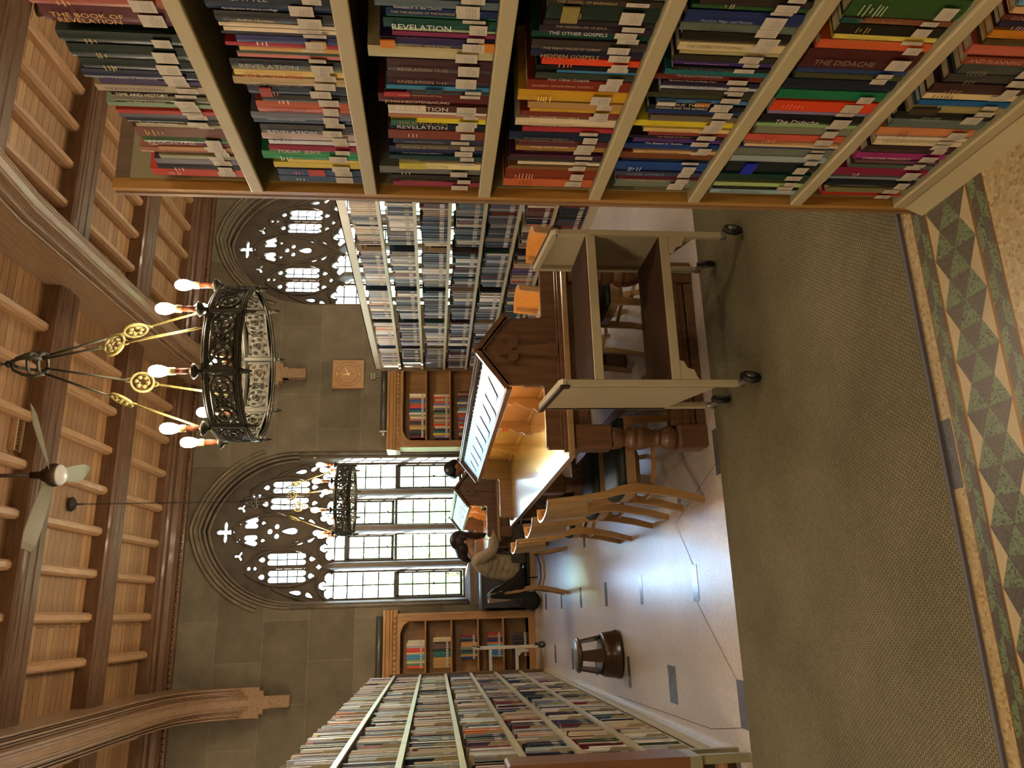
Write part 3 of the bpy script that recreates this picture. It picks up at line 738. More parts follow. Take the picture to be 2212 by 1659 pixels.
# arched trusses
def truss(i,x):
    half=[(11.99,3.78),(11.80,3.78),(11.78,4.05),(11.70,4.35),(11.55,4.58),(11.32,4.75),(11.0,4.86),(10.4,4.93),(9.2,4.99),(7.9,5.06),(YR,5.12)]
    prof=half+[(2*YR-y,z) for y,z in reversed(half[:-1])]
    t=MB()
    for w_,dz,mi in ((.40,.13,0),(.30,.075,0),(.24,.10,1),(.17,0,0)):
        pts=[(y,z+dz) for y,z in prof]; pl=[(min(y+ (0 if k>1 else 0),11.995),z) for k,(y,z) in enumerate(pts)]
        n=len(pl); tops=[(y,zc(y)+.05 if 1.4<y<11.9 else 5.5) for y,z in pl]
        L=[];F=[]
        for (y,z),(yt,ztp) in zip(pl,tops):
            if dz==0: yo=y
            L+=[(x-w_/2,y,z),(x+w_/2,y,z),(x+w_/2,yt,max(ztp,z+.05)),(x-w_/2,yt,max(ztp,z+.05))]
        for k in range(n-1):
            a=k*4;b=a+4; F+=[(a,a+1,b+1,b),(a+1,a+2,b+2,b+1),(a+3,a,b,b+3)]
        F+=[(0,3,2,1),((n-1)*4,(n-1)*4+1,(n-1)*4+2,(n-1)*4+3)]
        t.add(L,F,mi)
    for sgn,yy in ((1,12.0),(-1,2*YR-12.0)):
        for w_,z0,d in ((.17,3.5,.2),):
            t.bbox((x-w_/2,min(yy,yy-sgn*.17),z0),(x+w_/2,max(yy,yy-sgn*.17),3.95),.03)
    for s in (-1,1):
        for off,dz,rr_ in ((.19,.115,.014),(.165,.125,.010),(.145,.07,.014),(.118,.072,.010),(.082,.0,.012),(.05,-.002,.008)):
            t.tube([(x+s*off,y,z+dz) for y,z in prof[2:-2]],rr_,6)
    return tag(fix(t.build('trim_%d_truss'%i,[M['truss'],M['trussd']])),kind='structure')
for i,x in enumerate(TX): truss(9+i,x)
# ceiling ventilation grille
g=MB(); zg=zc(8.03)-.12
g.box((1.70,7.93,5.60),(2.04,7.955,5.68),0); g.box((1.70,8.055,5.60),(2.04,8.08,5.68),0)
for i in range(11): xx=1.715+i*.031; g.box((xx,7.95,5.61),(xx+.009,8.06,5.63),1)
for i in range(4): yy=7.955+i*.03; g.box((1.70,yy,5.612),(2.04,yy+.007,5.628),1)
g.box((1.70,7.94,5.66),(2.04,8.07,5.69),2)
o=g.build('ventilation_grille',[M['beamy'],mat('grille brass','7c6440',.5,metal=.4),mat('grille dark','140c08',.8)]); o.location=(0,-.03,.035)
tag(o,'brown slotted ventilation grille between ceiling joists behind the fan','grille')
# ---- exterior trees
random.seed(5)
def tree(x,y,h,r,mk,label):
    t=MB(); t.tube([(x,y,-1.5),(x+.1,y,h*.4),(x,y,h*.8)],[.16,.12,.05],8); tr=t.build('tree',M['trunk'])
    tag(tr,label,'tree')
    l=MB()
    for k in range(4200):
        u=random.gauss(0,1),random.gauss(0,1),random.gauss(0,1); q=Vector(u).normalized()*r*(random.random()**.4)
        c=Vector((x,y,h))+Vector((q.x,q.y*.8,q.z*1.05)); a=Vector((random.gauss(0,1),random.gauss(0,1),random.gauss(0,1))).normalized(); b=a.orthogonal().normalized(); s=random.uniform(.06,.13)
        l.add([c-a*s-b*s*.1,c-b*s*.5,c+a*s,c+b*s*.5],[(0,1,2,3)])
    ob=l.build('foliage',M[mk],tr); ob['kind']='stuff'; return tr
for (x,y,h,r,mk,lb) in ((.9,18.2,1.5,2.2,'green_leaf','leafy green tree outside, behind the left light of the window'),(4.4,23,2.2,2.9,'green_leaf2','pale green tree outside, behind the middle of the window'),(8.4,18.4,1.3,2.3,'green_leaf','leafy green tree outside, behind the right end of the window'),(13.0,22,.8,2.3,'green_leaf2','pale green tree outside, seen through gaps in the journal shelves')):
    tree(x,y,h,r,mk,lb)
# ================================================================ BOOKS AND SHELVES
def cname(h):
    r,g,b=[int(h[i:i+2],16) for i in (0,2,4)]; mx,mn=max(r,g,b),min(r,g,b); l=(mx+mn)/2; s=mx-mn
    if s<22: return 'black' if l<45 else 'dark grey' if l<95 else 'grey' if l<165 else 'white'
    hue=(60*((g-b)/s)%360 if mx==r else 60*((b-r)/s)+120 if mx==g else 60*((r-g)/s)+240)
    if l<30: return 'black'
    if hue<14 or hue>=340: n='red' if s>70 else 'maroon'
    elif hue<30: n='orange' if s>110 else 'brown'
    elif hue<48: n='yellow' if s>120 and l>110 else 'tan' if l>120 else 'brown'
    elif hue<75: n='yellow' if s>100 else 'cream' if l>150 else 'olive'
    elif hue<165: n='green'
    elif hue<195: n='teal'
    elif hue<250: n='blue'
    elif hue<300: n='purple'
    else: n='magenta'
    if n in('tan','cream','brown','maroon','olive'): return ('dark '+n) if l<50 and n!='cream' else n
    return ('dark ' if l<60 else 'pale ' if l>165 else '')+n
ORD=['topmost','second','third','fourth','fifth','sixth','bottom']
NTH=lambda n: '%d%s'%(n,'th' if 10<n%100<14 else {1:'st',2:'nd',3:'rd'}.get(n%10,'th'))
# local frame of a book: x = thickness along the shelf, y = depth, z = up, spine face at y=0
def book_meshes(t,h,d,hard,col,pg='paper'):
    b=.0028 if hard else .0012; c=MB()
    if hard:
        c.box((0,.004,0),(b,d,h)); c.box((t-b,.004,0),(t,d,h)); rr=min(.005,t*.2); pr=[(0,.006)]+[(t*i/6,.006-rr*math.sin(PI*i/6)-.002) for i in range(7)]+[(t,.006)]
        n=len(pr); c.add([(u,v,0) for u,v in pr]+[(u,v,h) for u,v in pr],[(k,k+1,n+k+1,n+k) for k in range(n-1)]+[tuple(range(n-1,-1,-1)),tuple(range(n,2*n))],0)
        g=.004
    else:
        c.box((0,0,0),(b,d,h)); c.box((t-b,0,0),(t,d,h)); c.box((0,0,0),(t,b,h)); g=.001
    p=MB().box((b,b+.003,g),(t-b,d-g,h-g))
    return c,p
LBL={}
def label_mesh(w,hh):
    k=(round(w,3),round(hh,3))
    if k not in LBL:
        m=MB().add([(-w/2,0,0),(w/2,0,0),(w/2,0,hh),(-w/2,0,hh)],[(0,1,2,3)],0); rr=random.Random(int(w*1e4))
        for i in range(4):
            z=hh*(.16+.12*i); x=-w*.38
            while x<w*.1+w*.25*rr.random():
                ww=w*.05+rr.random()*w*.05; m.add([(x,-.0003,z),(x+ww,-.0003,z),(x+ww,-.0003,z+hh*.06),(x,-.0003,z+hh*.06)],[(0,1,2,3)],1); x+=ww*1.5
        LBL[k]=m.mesh('call_number_label',[M['label'],M['ink']])
    return LBL[k]
ANG=R(-92.6); AO=Vector((1.145,1.93,0)); ae1=Vector((math.cos(ANG),math.sin(ANG),0)); ae2=Vector((-math.sin(ANG),math.cos(ANG),0))
ALV=[1.975,1.665,1.345,1.025,.73,.415,.09]
u=empty('library_shelving',AO,ANG,'tall cream steel shelving bay with a wooden end panel, nearest to the camera','bookshelf')
E=MB().bbox((-.048,0,0),(-.013,.34,2.345),.003,0); E.build('end_panel',M['laminate'],u)
E=MB().prism([(-.048,.004),(-.044,-.003),(-.030,-.003),(-.026,0.004)],0,2.345,'z').prism([(-.026,.004),(-.024,-.001),(-.006,-.001),(-.006,.03),(-.026,.03)],0,2.345,'z',1); fix(E.build('edge_nosing',[M['laminatex'],M['edge']],u))
MB().box((-.012,.03,0),(-.002,.33,2.30)).build('upright',M['steelg'],u)
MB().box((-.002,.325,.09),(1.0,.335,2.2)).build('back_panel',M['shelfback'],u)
for z in ALV:
    s=MB().bbox((-.004,-.006,z-.034),(1.0,.006,z),.003,0).box((-.002,.006,z-.004),(1.0,.325,z),1)
    s.build('shelf',[M['steel'],M['steelg']],u)
    MB().box((-.010,.03,z-.10),(-.004,.30,z-.01)).build('shelf_bracket',M['steelg'],u)
MB().prism([(-.006,.052),(.0,.052),(.0,0),(-.03,0)],-.004,1.0,'x',0).build('kick_plate',M['steel'],u)
random.seed(11)
BANDS={(2,21):[(0,.14,'c87c20'),(.87,1,'c87c20')],(2,11):[(.74,1,'2c5c48')],(2,14):[(.62,1,'c8c0b0')],(2,16):[(.76,1,'a83038')],(2,3):[(.68,1,'c8c040')],(1,1):[(.44,.64,'b04840')],(1,13):[(.76,.88,'984030')],(5,5):[(.70,.83,'1c2cc0')],(4,16):[(.80,1,'c8c4bc'),(.42,.58,'b07838')],(3,25):[(.72,.87,'8c8048')],(6,14):[(.70,1,'3c3428')],(5,24):[(.8,1,'1c4848')],(1,22):[(.12,.27,'c0a060')],(2,17):[(.46,.62,'2c4858')]}
DEP=[]
for si,row in enumerate(BOOKS):
    z=ALV[si]+.001; lastx=None; used={}
    names=[]; cur=0
    for bi,(s0,t,h,col,title,tc) in enumerate(row):
        if s0<cur: s0=cur
        cur=s0+t
        hard=(int(col[:2],16)*7+t+h)%3!=0; t_=t/1000-.0006; h_=min(h/1000,.285 if si else .262); d=min(.29,h_*.68)
        o=Vector((s0/1000,.014+random.choice((0,0,.002,.004)),z)); pos=AO+ae1*o.x+ae2*o.y; pos.z=z
        c,p=book_meshes(t_,h_,d,hard,col)
        b=c.build('book',bcol(col,.38 if hard else .3)); b.location=pos; b.rotation_euler=(0,0,ANG)
        p.build('pages',M['paper'],b)
        ff=-.0045 if hard else -.0006
        if (bi*7+si)%17!=5 and t_>.009 and (si,bi)!=(2,3):
            l=bpy.data.objects.new('call_number_label',label_mesh(min(t_*random.choice((.98,.98,.8,.7)),.034),random.choice((.046,.046,.036)))); C.objects.link(l); l.parent=b; l.location=(t_/2,ff-.0016-min(.002,t_*.02),.026+random.uniform(-.008,.012))
        if title:
            n=max(len(q) for q in title.split('|')); L=.56*h_ if len(title)<26 else .62*h_
            ln=title.count('|')+1; size=min(t_*.78/ln/ (.9 if ln>1 else .72)*.8, L/(n*.56)); 
            xs=min(1.25,max(.5,L/(n*.56*size)*.92)) if len(title)>8 else 1.15
            if n*.56*size*xs>L: xs=L/(n*.56*size)
            text('spine_title',title,size,tcol(tc),b,(t_/2,ff-.0012-min(.002,t_*.03),.078+(h_-.082)/2),(R(90),R(90),0),xs)
        elif tc and t_>.018:   # decorative tooled lines where the photo shows unreadable lettering
            q=MB(); rr=random.Random(s0); zz=h_*.70
            for k in range(rr.randint(3,6)):
                w=t_*rr.uniform(.25,.62); q.add([(t_/2-w/2,ff-.0025,zz),(t_/2+w/2,ff-.0025,zz),(t_/2+w/2,ff-.0025,zz+.0025),(t_/2-w/2,ff-.0025,zz+.0025)],[(0,1,2,3)]); zz+=rr.uniform(.005,.011)
            q.build('spine_tooling',tcol(tc),b)
        for (f0,f1,bc_) in BANDS.get((si,bi),()):
            q=MB().box((t_*.03,ff-.0009-min(.0015,t_*.02),h_*f0),(t_*.97,ff+.002,h_*f1)); q.build('spine_band',bcol(bc_),b)
        cn=cname(col); names.append(cn); where='on the %s shelf beside the camera'%ORD[si]
        if title:
            tt=title.replace('|',' ').replace("'","")
            lab='%s book titled %s, %s'%(cn,tt.split('  ')[0],'%s foreground shelf'%ORD[si])
            nw=12
            while len(lab.split())>15 or '-' in lab and len(lab.split())>14:
                nw-=1; lab='%s book titled %s, %s foreground shelf'%(cn,' '.join(tt.split()[:nw]),ORD[si])
                if nw<3: break
            if False: lab='%s book titled %s, %s foreground shelf'%(cn,' '.join(tt.split()[:6]),ORD[si])
        else:
            th='thick' if t>24 else 'slim' if t<13 else ''
            lab=('%s %s book, %s from the end panel, %s foreground shelf'%(th,cn,NTH(bi+1),ORD[si])).strip()
        tag(b,lab,'book','books on the %s foreground shelf'%ORD[si]); names[-1]=lab
    # wire bookend at the end panel
    be=MB().box((0,0,0),(.006,.10,.0012)).box((.0,-.002,0),(.0012,.10,.16))
    q=be.build('bookend',M['steel']); q.location=AO+ae1*.002+ae2*.03+Vector((0,0,z-.0008)); q.rotation_euler=(0,0,ANG)
    tag(q,'cream steel bookend against the end panel, %s foreground shelf'%ORD[si],'bookend','bookends on the foreground shelves')
# ---- long ranges of journals
PALL=[shade(q,1.0) for q in ['d8d4cc','c8c8cc','d0c8b4','b8bcc4','e0dcd4','a8b0b4','d4b8a8','c0b090','b4a49c','98a0a8','a8b4a0','c4a0a0','8890a0','c89878','dcd0b0','7c8494']]
PALD=['2c3040','3c2c34','1c2434','6c2c30','8c7c68','484848','2c3c3c','a89878','5c3c2c','c4b898','3c4c34','6c7484','242424','b0a898','7c3434','c8bca4','504060','98a0a4','b86c3c','34506c']
PALB=[shade(q,.74) for q in ['3c4c6c','5c6c8c','7c88a0','2c3448','98a4b4','6c3c48','a8a49c','50606c','b4b0a4','2c4c78','a05c50','c8c0ac','8494a8','3c3c44','646c7c','c4c8cc','784048','b89468','404858','88949c']]
def rng_range(name,xf,face,ya,yb,levels,bays,topz,label,palf,hgt,thick,pname,indiv_y,near_end,group,cat='journal',maxind=300):
    """xf = x of the shelf front, face = direction the spines look (+1 or -1); ya near end, yb far end"""
    u=empty(name,(xf,ya,0),0,label,'bookshelf'); dep=.27
    X=lambda q: -face*q      # depth into the shelf, local
    def bx(m,d0,d1,y0,y1,z0,z1,mi=0): m.box((min(X(d0),X(d1)),y0,z0),(max(X(d0),X(d1)),y1,z1),mi)
    m=MB(); bx(m,-.01,dep+.30,-.03,0,0,topz+.02); m.build('end_panel',M['laminate'],u)
    m=MB(); bx(m,-.02,dep+.30,yb-ya,yb-ya+.03,0,topz+.02); m.build('end_panel',M['laminate'],u)
    for k in range(bays+1):
        y=(yb-ya)*k/bays; m=MB(); bx(m,.26,.30,y-.015,y+.015,0,topz-.02); m.build('upright',M['steelg'],u)
    m=MB(); bx(m,-.03,.03,0,yb-ya,0,.05); bx(m,.0,dep,0,yb-ya,.05,levels[-1]); m.build('plinth',M['steel'],u)
    for z in levels:
        for k in range(bays):
            y0=(yb-ya)*k/bays+.003; y1=(yb-ya)*(k+1)/bays-.003; m=MB(); bx(m,-.008,.006,y0,y1,z-.032,z); bx(m,.006,dep,y0,y1,z-.005,z-.0005,1)
            o=m.build('shelf',[M['steel'],M['steelg']],u)
    return u
def fill_range(xf,face,ya,yb,levels,bays,palf,heights,thick,first,counts,group,kindname,nearname,seed,bk,obst=None):
    rnd=random.Random(seed); stuff=MB(); cols=sorted(set(sum([palf(k) for k in range(len(levels))],[]))); ci={c:i for i,c in enumerate(cols)}; nI=0
    mats=[bcol(c) for c in cols]+[M['paperw'],M['label']]; ip=len(cols); il=ip+1; ang=R(90) if face>0 else R(-90)
    protos={}
    bl=(yb-ya)/bays
    for li,z in enumerate(levels):
        cnt=0
        for k in range(bays):
            y=ya+bl*k+(.128 if face<0 else .012); ye=ya+bl*(k+1)-.012; pal=palf(li); h0=heights(li,rnd); run=0
            while True:
                if run<=0:
                    run=rnd.choice((1,2,3,4,6,9)); base=rnd.choice(pal); h0=heights(li,rnd); t0=thick(li,rnd); d0=h0*.72
                run-=1; t=t0*rnd.uniform(.85,1.15); h=h0*rnd.uniform(.96,1.01); col=base if rnd.random()<.8 else rnd.choice(pal)
                if y+t>ye: break
                if obst:
                    hit=[q for q in obst(li) if y-.0005<q+.0022 and y+t>q-.05]
                    if hit: y=hit[0]+.003; run=0; continue
                cnt+=1; gap=rnd.random()<.012
                indiv=first(li,y) and nI<counts
                dd=rnd.choice((0,.002,.006)) if face<0 else rnd.choice((0,.004,.012,.022)); d=min(.25,d0)
                if indiv:
                    nI+=1; ta=t; t=max(.005,math.floor(t*250)/250); hq=round(h*100)/100; key=(col,t,hq,round(d*50)/50)
                    if key not in protos:
                        c,p=book_meshes(t-.0005,hq,key[3],False,col); m1=MB(); m1.v=c.v; m1.f=c.f; m1.m=c.m; m1.sm=c.sm; protos[key]=(m1.mesh(kindname,[bcol(col)]),p.mesh('pages',[M['paperw']]))
                    a,pm=protos[key]; b=bpy.data.objects.new(kindname,a); C.objects.link(b)
                    b.rotation_euler=(0,0,ang); b.location=(xf-face*(.012+dd),y if face>0 else y+t,z+.0005)
                    q=bpy.data.objects.new('pages',pm); C.objects.link(q); q.parent=b
                    lab=bpy.data.objects.new('call_number_label',label_mesh(max(.006,t*.9),.042)); C.objects.link(lab); lab.parent=b; lab.location=(t/2,-.0009,.034)
                    tag(b,'%s %s, %s from the near end, %s shelf of the %s'%(cname(col),'volume' if t>.016 else 'thin volume',NTH(cnt),ORD[li] if len(levels)==7 else ORD[li],nearname),'book' if kindname!='journal' else 'journal',group%ORD[li])
                    t=ta
                else:
                    x0=xf-face*(.012+dd); x1=x0-face*d; xa,xb=min(x0,x1),max(x0,x1); yb_=y+t-.0005
                    stuff.box((xa,y,z+.0005),(xb,yb_,z+h),ci[col])
                    pw=.0012; stuff.add([(xa+.003,y+pw,z+h+.0003),(xb-.003,y+pw,z+h+.0003),(xb-.003,yb_-pw,z+h+.0003),(xa+.003,yb_-pw,z+h+.0003)],[(0,1,2,3)],ip)
                    xs=x0+face*.0006; zl=z+.034
                    v=[(xs,y+.0006,zl),(xs,yb_-.0006,zl),(xs,yb_-.0006,zl+.042),(xs,y+.0006,zl+.042)]
                    stuff.add(v,[(0,1,2,3)] if face>0 else [(3,2,1,0)],il)
                y+=t+(.0 if not gap else rnd.uniform(.01,.06))
    o=stuff.build(bk,mats); return o,nI
LV=[1.99,1.665,1.345,1.025,.71,.385,.075]
# left range: spines face +x
LX=-.72
rng_range('library_shelving',LX,1,4.02,10.48,LV,7,2.02,'long cream steel shelving range along the left side','',0,0,'',0,0,'')
palL=lambda li: (PALL*2+PALD[:6] if li<2 else PALL+PALD[:10] if li==2 else PALL[:8]+PALD)
hL=lambda li,r: (r.choice((.26,.275,.28,.29,.23)) if li<3 else r.choice((.22,.24,.255,.27,.235,.25)))
tL=lambda li,r: (r.choice((.006,.008,.01,.012,.016)) if li<3 else r.choice((.01,.013,.018,.022,.028)))
o,nl=fill_range(LX,1,4.05,10.45,LV,7,palL,hL,tL,lambda li,y: y<(5.4 if li<3 else 5.75),300,'volumes at the near end of the left shelving, %s shelf','bound_volume','left shelving',3,'shelved_volumes',lambda li:[4.45+.46*k+((li*37)%10)*.02 for k in range(12)])
tag(o,'rows of pale and dark library volumes filling the far part of the left shelving','books','shelved volumes left of the aisle','stuff')
# right range: spines face -x
RX=3.5
ur=rng_range('library_shelving',RX,-1,4.98,10.83,LV,6,2.33,'long open-backed cream steel journal shelving range behind the study table, right side','',0,0,'',0,0,'')
mcan=MB().box((0,0,2.25),(.02,5.85,2.335)).box((0,0,2.325),(.27,5.85,2.335)); mcan.build('canopy',M['steel'],ur)
palR=lambda li: (PALL*2+PALB[:8] if li<1 else PALL[:6]+PALB if li<2 else PALB+PALL[:5] if li<5 else PALD+PALB[:6])
hR=lambda li,r: r.choice((.235,.245,.25,.26,.225)) if li else r.choice((.22,.23,.24))
tR=lambda li,r: r.choice((.008,.01,.012,.015,.02))
o,nr=fill_range(RX,-1,4.98,10.83,LV,6,palR,hR,tR,lambda li,y: 5.93<y<(7.1 if li<5 else 6.7),300,'journals at the near end of the right shelving, %s shelf','journal','right shelving',8,'shelved_journals')
tag(o,'rows of blue, grey and white journals filling the far part of the right shelving','journals','shelved journals right of the aisle','stuff')
# face-out volumes with black bookends at the start of every right-hand bay, cream bookends on the left
bp=MB().prism([(0,0),(.12,0),(.155,.03),(.155,.13),(.13,.155),(0,.155)],0,.0015,'y').box((0,-.0,0),(.12,.0025,.001)); bpm=bp.mesh('bookend',[M['blackm']])
bw=0; capn=['first','second','third','fourth','fifth','sixth']
rnd=random.Random(4)
cap=MB(); capm={}
for li,z in enumerate(LV):
    for k in range(1,6):
        y=4.98+.975*k+.098; b=bpy.data.objects.new('bookend',bpm); C.objects.link(b); b.location=(RX+.06,y,z+.001)
        tag(b,'black steel bookend starting bay %d of the right shelving, %s shelf'%(k+1,ORD[li]),'bookend','black bookends along the right shelving')
        c=rnd.choice(['14181c','1c2838','2c1c20','1c3c34','8c7c64','3c2c24','18181c','1c3448','5c4c38']); 
        if c not in capm: capm[c]=book_meshes(.018,.25,.20,True,c)[0].mesh('face_volume',[bcol(c)])
        v=bpy.data.objects.new('bound_volume',capm[c]); C.objects.link(v); v.rotation_euler=(0,0,R(-90)); v.location=(RX+.014,y+.003+.019,z+.0006)
        lb=MB().add([(-.001,.03,.19),(-.001,.06,.19),(-.001,.06,.20),(-.001,.03,.20)],[(0,1,2,3),(3,2,1,0)]); 
        q=lb.build('barcode_sticker',M['label'],v); q.location=(.0195,0,0)
        tag(v,'%s volume facing out behind the bookend, bay %d, %s right shelf'%(cname(c),k+1,ORD[li]),'book','face-out volumes along the right shelving')
ce=MB().prism([(0,0),(.16,0),(.16,.11),(.13,.145),(.03,.145),(0,.12)],0,.0015,'y').box((0,0,0),(.13,.002,.001)); cem=ce.mesh('bookend',[M['steel']])
for li,z in enumerate(LV):
    for k in range(12):
        y=4.45+.46*k+((li*37)%10)*.02
        b=bpy.data.objects.new('bookend',cem); C.objects.link(b); b.location=(LX-.165,y,z+.001)
        tag(b,'cream steel bookend, %s from the near end, %s shelf of the left shelving'%(NTH(k+1),ORD[li]),'bookend','cream bookends along the left shelving')
# ---- honey oak bookcases on the window wall
def bookcase(x0,x1,label,xs):
    u=empty('wooden_bookcase',(x0,YW,0),0,label,'bookcase'); W=x1-x0; yf=-.34
    def bd(n,a,b,m='honey',c=.004): return MB().bbox(a,b,c).build(n,M[m],u)
    bd('side_panel',(0,yf+.02,0),(.04,0,2.12)); bd('side_panel',(W-.04,yf+.02,0),(W,0,2.12)); bd('back_panel',(.04,-.02,.1),(W-.04,0,2.1)); bd('plinth',(-.01,yf,0),(W+.01,0,.10),'honeyx')
    for a,b in ((0,.11),(W-.11,W)):
        m=MB().bbox((a,yf,.10),(b,yf+.03,2.0),.004); 
        for q in (.03,.055,.08): m.bbox((a+q-.006,yf-.006,.14),(a+q+.006,yf,1.96),.002)
        m.build('pilaster',M['honey'],u)
    # arched top rail
    top=[(.11,2.0),(.11,1.86),(.13,1.86),(.15,1.90),(.19,1.93),(.24,1.945),(.26,1.96),(W-.26,1.96),(W-.24,1.945),(W-.19,1.93),(W-.15,1.90),(W-.13,1.86),(W-.11,1.86),(W-.11,2.0)]
    fix(MB().prism(top,yf,yf+.03,'y').build('top_rail',M['honeyx'],u))
    cn=MB().prism([(0,2.0),(yf-.01,2.0),(yf-.015,2.06),(yf-.04,2.07),(yf-.045,2.10),(yf-.06,2.11),(yf-.07,2.16),(yf-.09,2.17),(yf-.09,2.20),(0,2.20)],-.05,W+.05,'x')
    fix(cn.build('cornice',M['honeyx'],u)); de=MB(); x=.0
    while x<W-.03: de.bbox((x,yf-.042,2.015),(x+.035,yf-.01,2.055),.003); x+=.072
    de.build('dentil_moulding',M['honeyx'],u)
    for z in xs: bd('shelf',(.04,yf+.015,z-.022),(W-.04,-.02,z),'honeyx')
    return u
SH=[1.61,1.235,.85,.48,.10]
bookcase(-1.30,.045,'honey oak bookcase with dentil cornice on the window wall, left of the window',SH)
bookcase(2.50,3.98,'honey oak bookcase with dentil cornice under the clock, right of the window',SH)
def shelve(rows,x0,dirn,where,z_h):
    for li,(z,lst) in enumerate(rows):
        x=x0[li] if isinstance(x0,(list,tuple)) else x0
        for bi,(t,h,col) in enumerate(lst):
            t=t/1000;h=h/1000; c,p=book_meshes(t-.001,h,.17,True,col); b=c.build('book',bcol(col)); b.location=(x if dirn>0 else x-t,YW-.30,z+.001); x+=dirn*t
            p.build('pages',M['paper'],b); l=bpy.data.objects.new('call_number_label',label_mesh(t*.9,.032)); C.objects.link(l); l.parent=b; l.location=(t/2,-.0055,.03)
            tag(b,'%s book, %s from the window, %s shelf, bookcase %s'%(cname(col),NTH(bi+1),ORD[li],where),'book','books in the oak bookcase '+where)
rr=random.Random(21)
def rlist(cols,n,hmin=200,hmax=250,tmin=18,tmax=38): return [(rr.randint(tmin,tmax),rr.randint(hmin,hmax),cols[i%len(cols)]) for i in range(n)]
# right bookcase: photo order (window side first)
ra=['6c2420','1c2038','44343c','54403c','c8b070','b88830','50404c','44383c','b06858','d8c8a0','7c846c','d8d0b8','2c6c74','1c3c7c','c84838','d04c38','6c6c50','2c58a0','7c4c3c','d8c8a4','e0d8bc']
rb=['8c7c94','d0b840','206c74','3c3448','d8c8a8','d85030','988468','c8a880','6c6054','c09874','587c58','343434','6c6c6c','d8c8a4','7c78b0','d05438','b0a878','d84c28','d0c09c']
rc=['905040','c8a8a0','4c6058','8c3034','d8c8a4','c03c34','6c8c74','a03030','4c84b0','c85030','a04830','c8c8b0','4c9ca0','90603c','3c6484','d8cc98','5c5c90','54544c','5c343c','9c6c54','4c4034']
shelve([(1.61,[(34,235+(i%3)*8,c) for i,c in enumerate(ra)]),(1.235,[(37,228+(i*7%4)*8,c) for i,c in enumerate(rb)]),(.85,[(36,232+(i*5%4)*9,c) for i,c in enumerate(rc)]),(.48,rlist(['34507c','2c6c50','c84838','d8c8a0','3c3c3c'],12))],2.66,1,'under the clock',0)
la=['c8c8b0','d0c0a4','a0a8a8','d0483c','c84434','d8b870','3c8cb8','3c84b0','7c9c6c','c8bc98','4c7c50','d84c30','a8a078','cc4030','8c3030','d8d0b0','4c98b0'][::-1]
lb=['d8c8a0','c8b48c','4c3c34','6c4c54','6c5058','2c3430','2c6c6c','2c6468','b89050','b08c58','b08858','a88450'][::-1]
lc=['1c3064','b08850','2c6860','3c3834','70887c','c8905c','c08850','2c3438','4c5868','8c2430']
ld=['6c98a8','3c68a8','3c6c98','2c4450','4cb0d0','c86c3c','2c3458','5c3038','8c7458','a83034']
le=['4c2c28','5c3830','d0c8bc','7c3434','3c2c2c','24242c','4c3c40','2c2c34','3c3838','54403c']
def revshelve(rows,where):
    for li,(z,lst,xs_,h) in enumerate(rows):
        x=xs_
        for bi,c in enumerate(lst):
            t=rr.randint(26,40)/1000; x-=t; cc,p=book_meshes(t-.001,h+rr.uniform(-.01,.015),.17,True,c); b=cc.build('book',bcol(c)); b.location=(x,YW-.30,z+.001)
            p.build('pages',M['paper'],b); l=bpy.data.objects.new('call_number_label',label_mesh(t*.8,.03)); C.objects.link(l); l.parent=b; l.location=(t/2,-.0055,.035)
            tag(b,'%s book, %s from the window, %s shelf, bookcase %s'%(cname(c),NTH(bi+1),ORD[li],where),'book','books in the oak bookcase '+where)
revshelve([(1.61,la[::-1][:12],-.33,.25),(1.235,lb[::-1],-.30,.245),(.85,lc[::-1],-.28,.235),(.48,ld[::-1],-.26,.22),(.10,le[::-1],-.27,.225)],'left of the window')
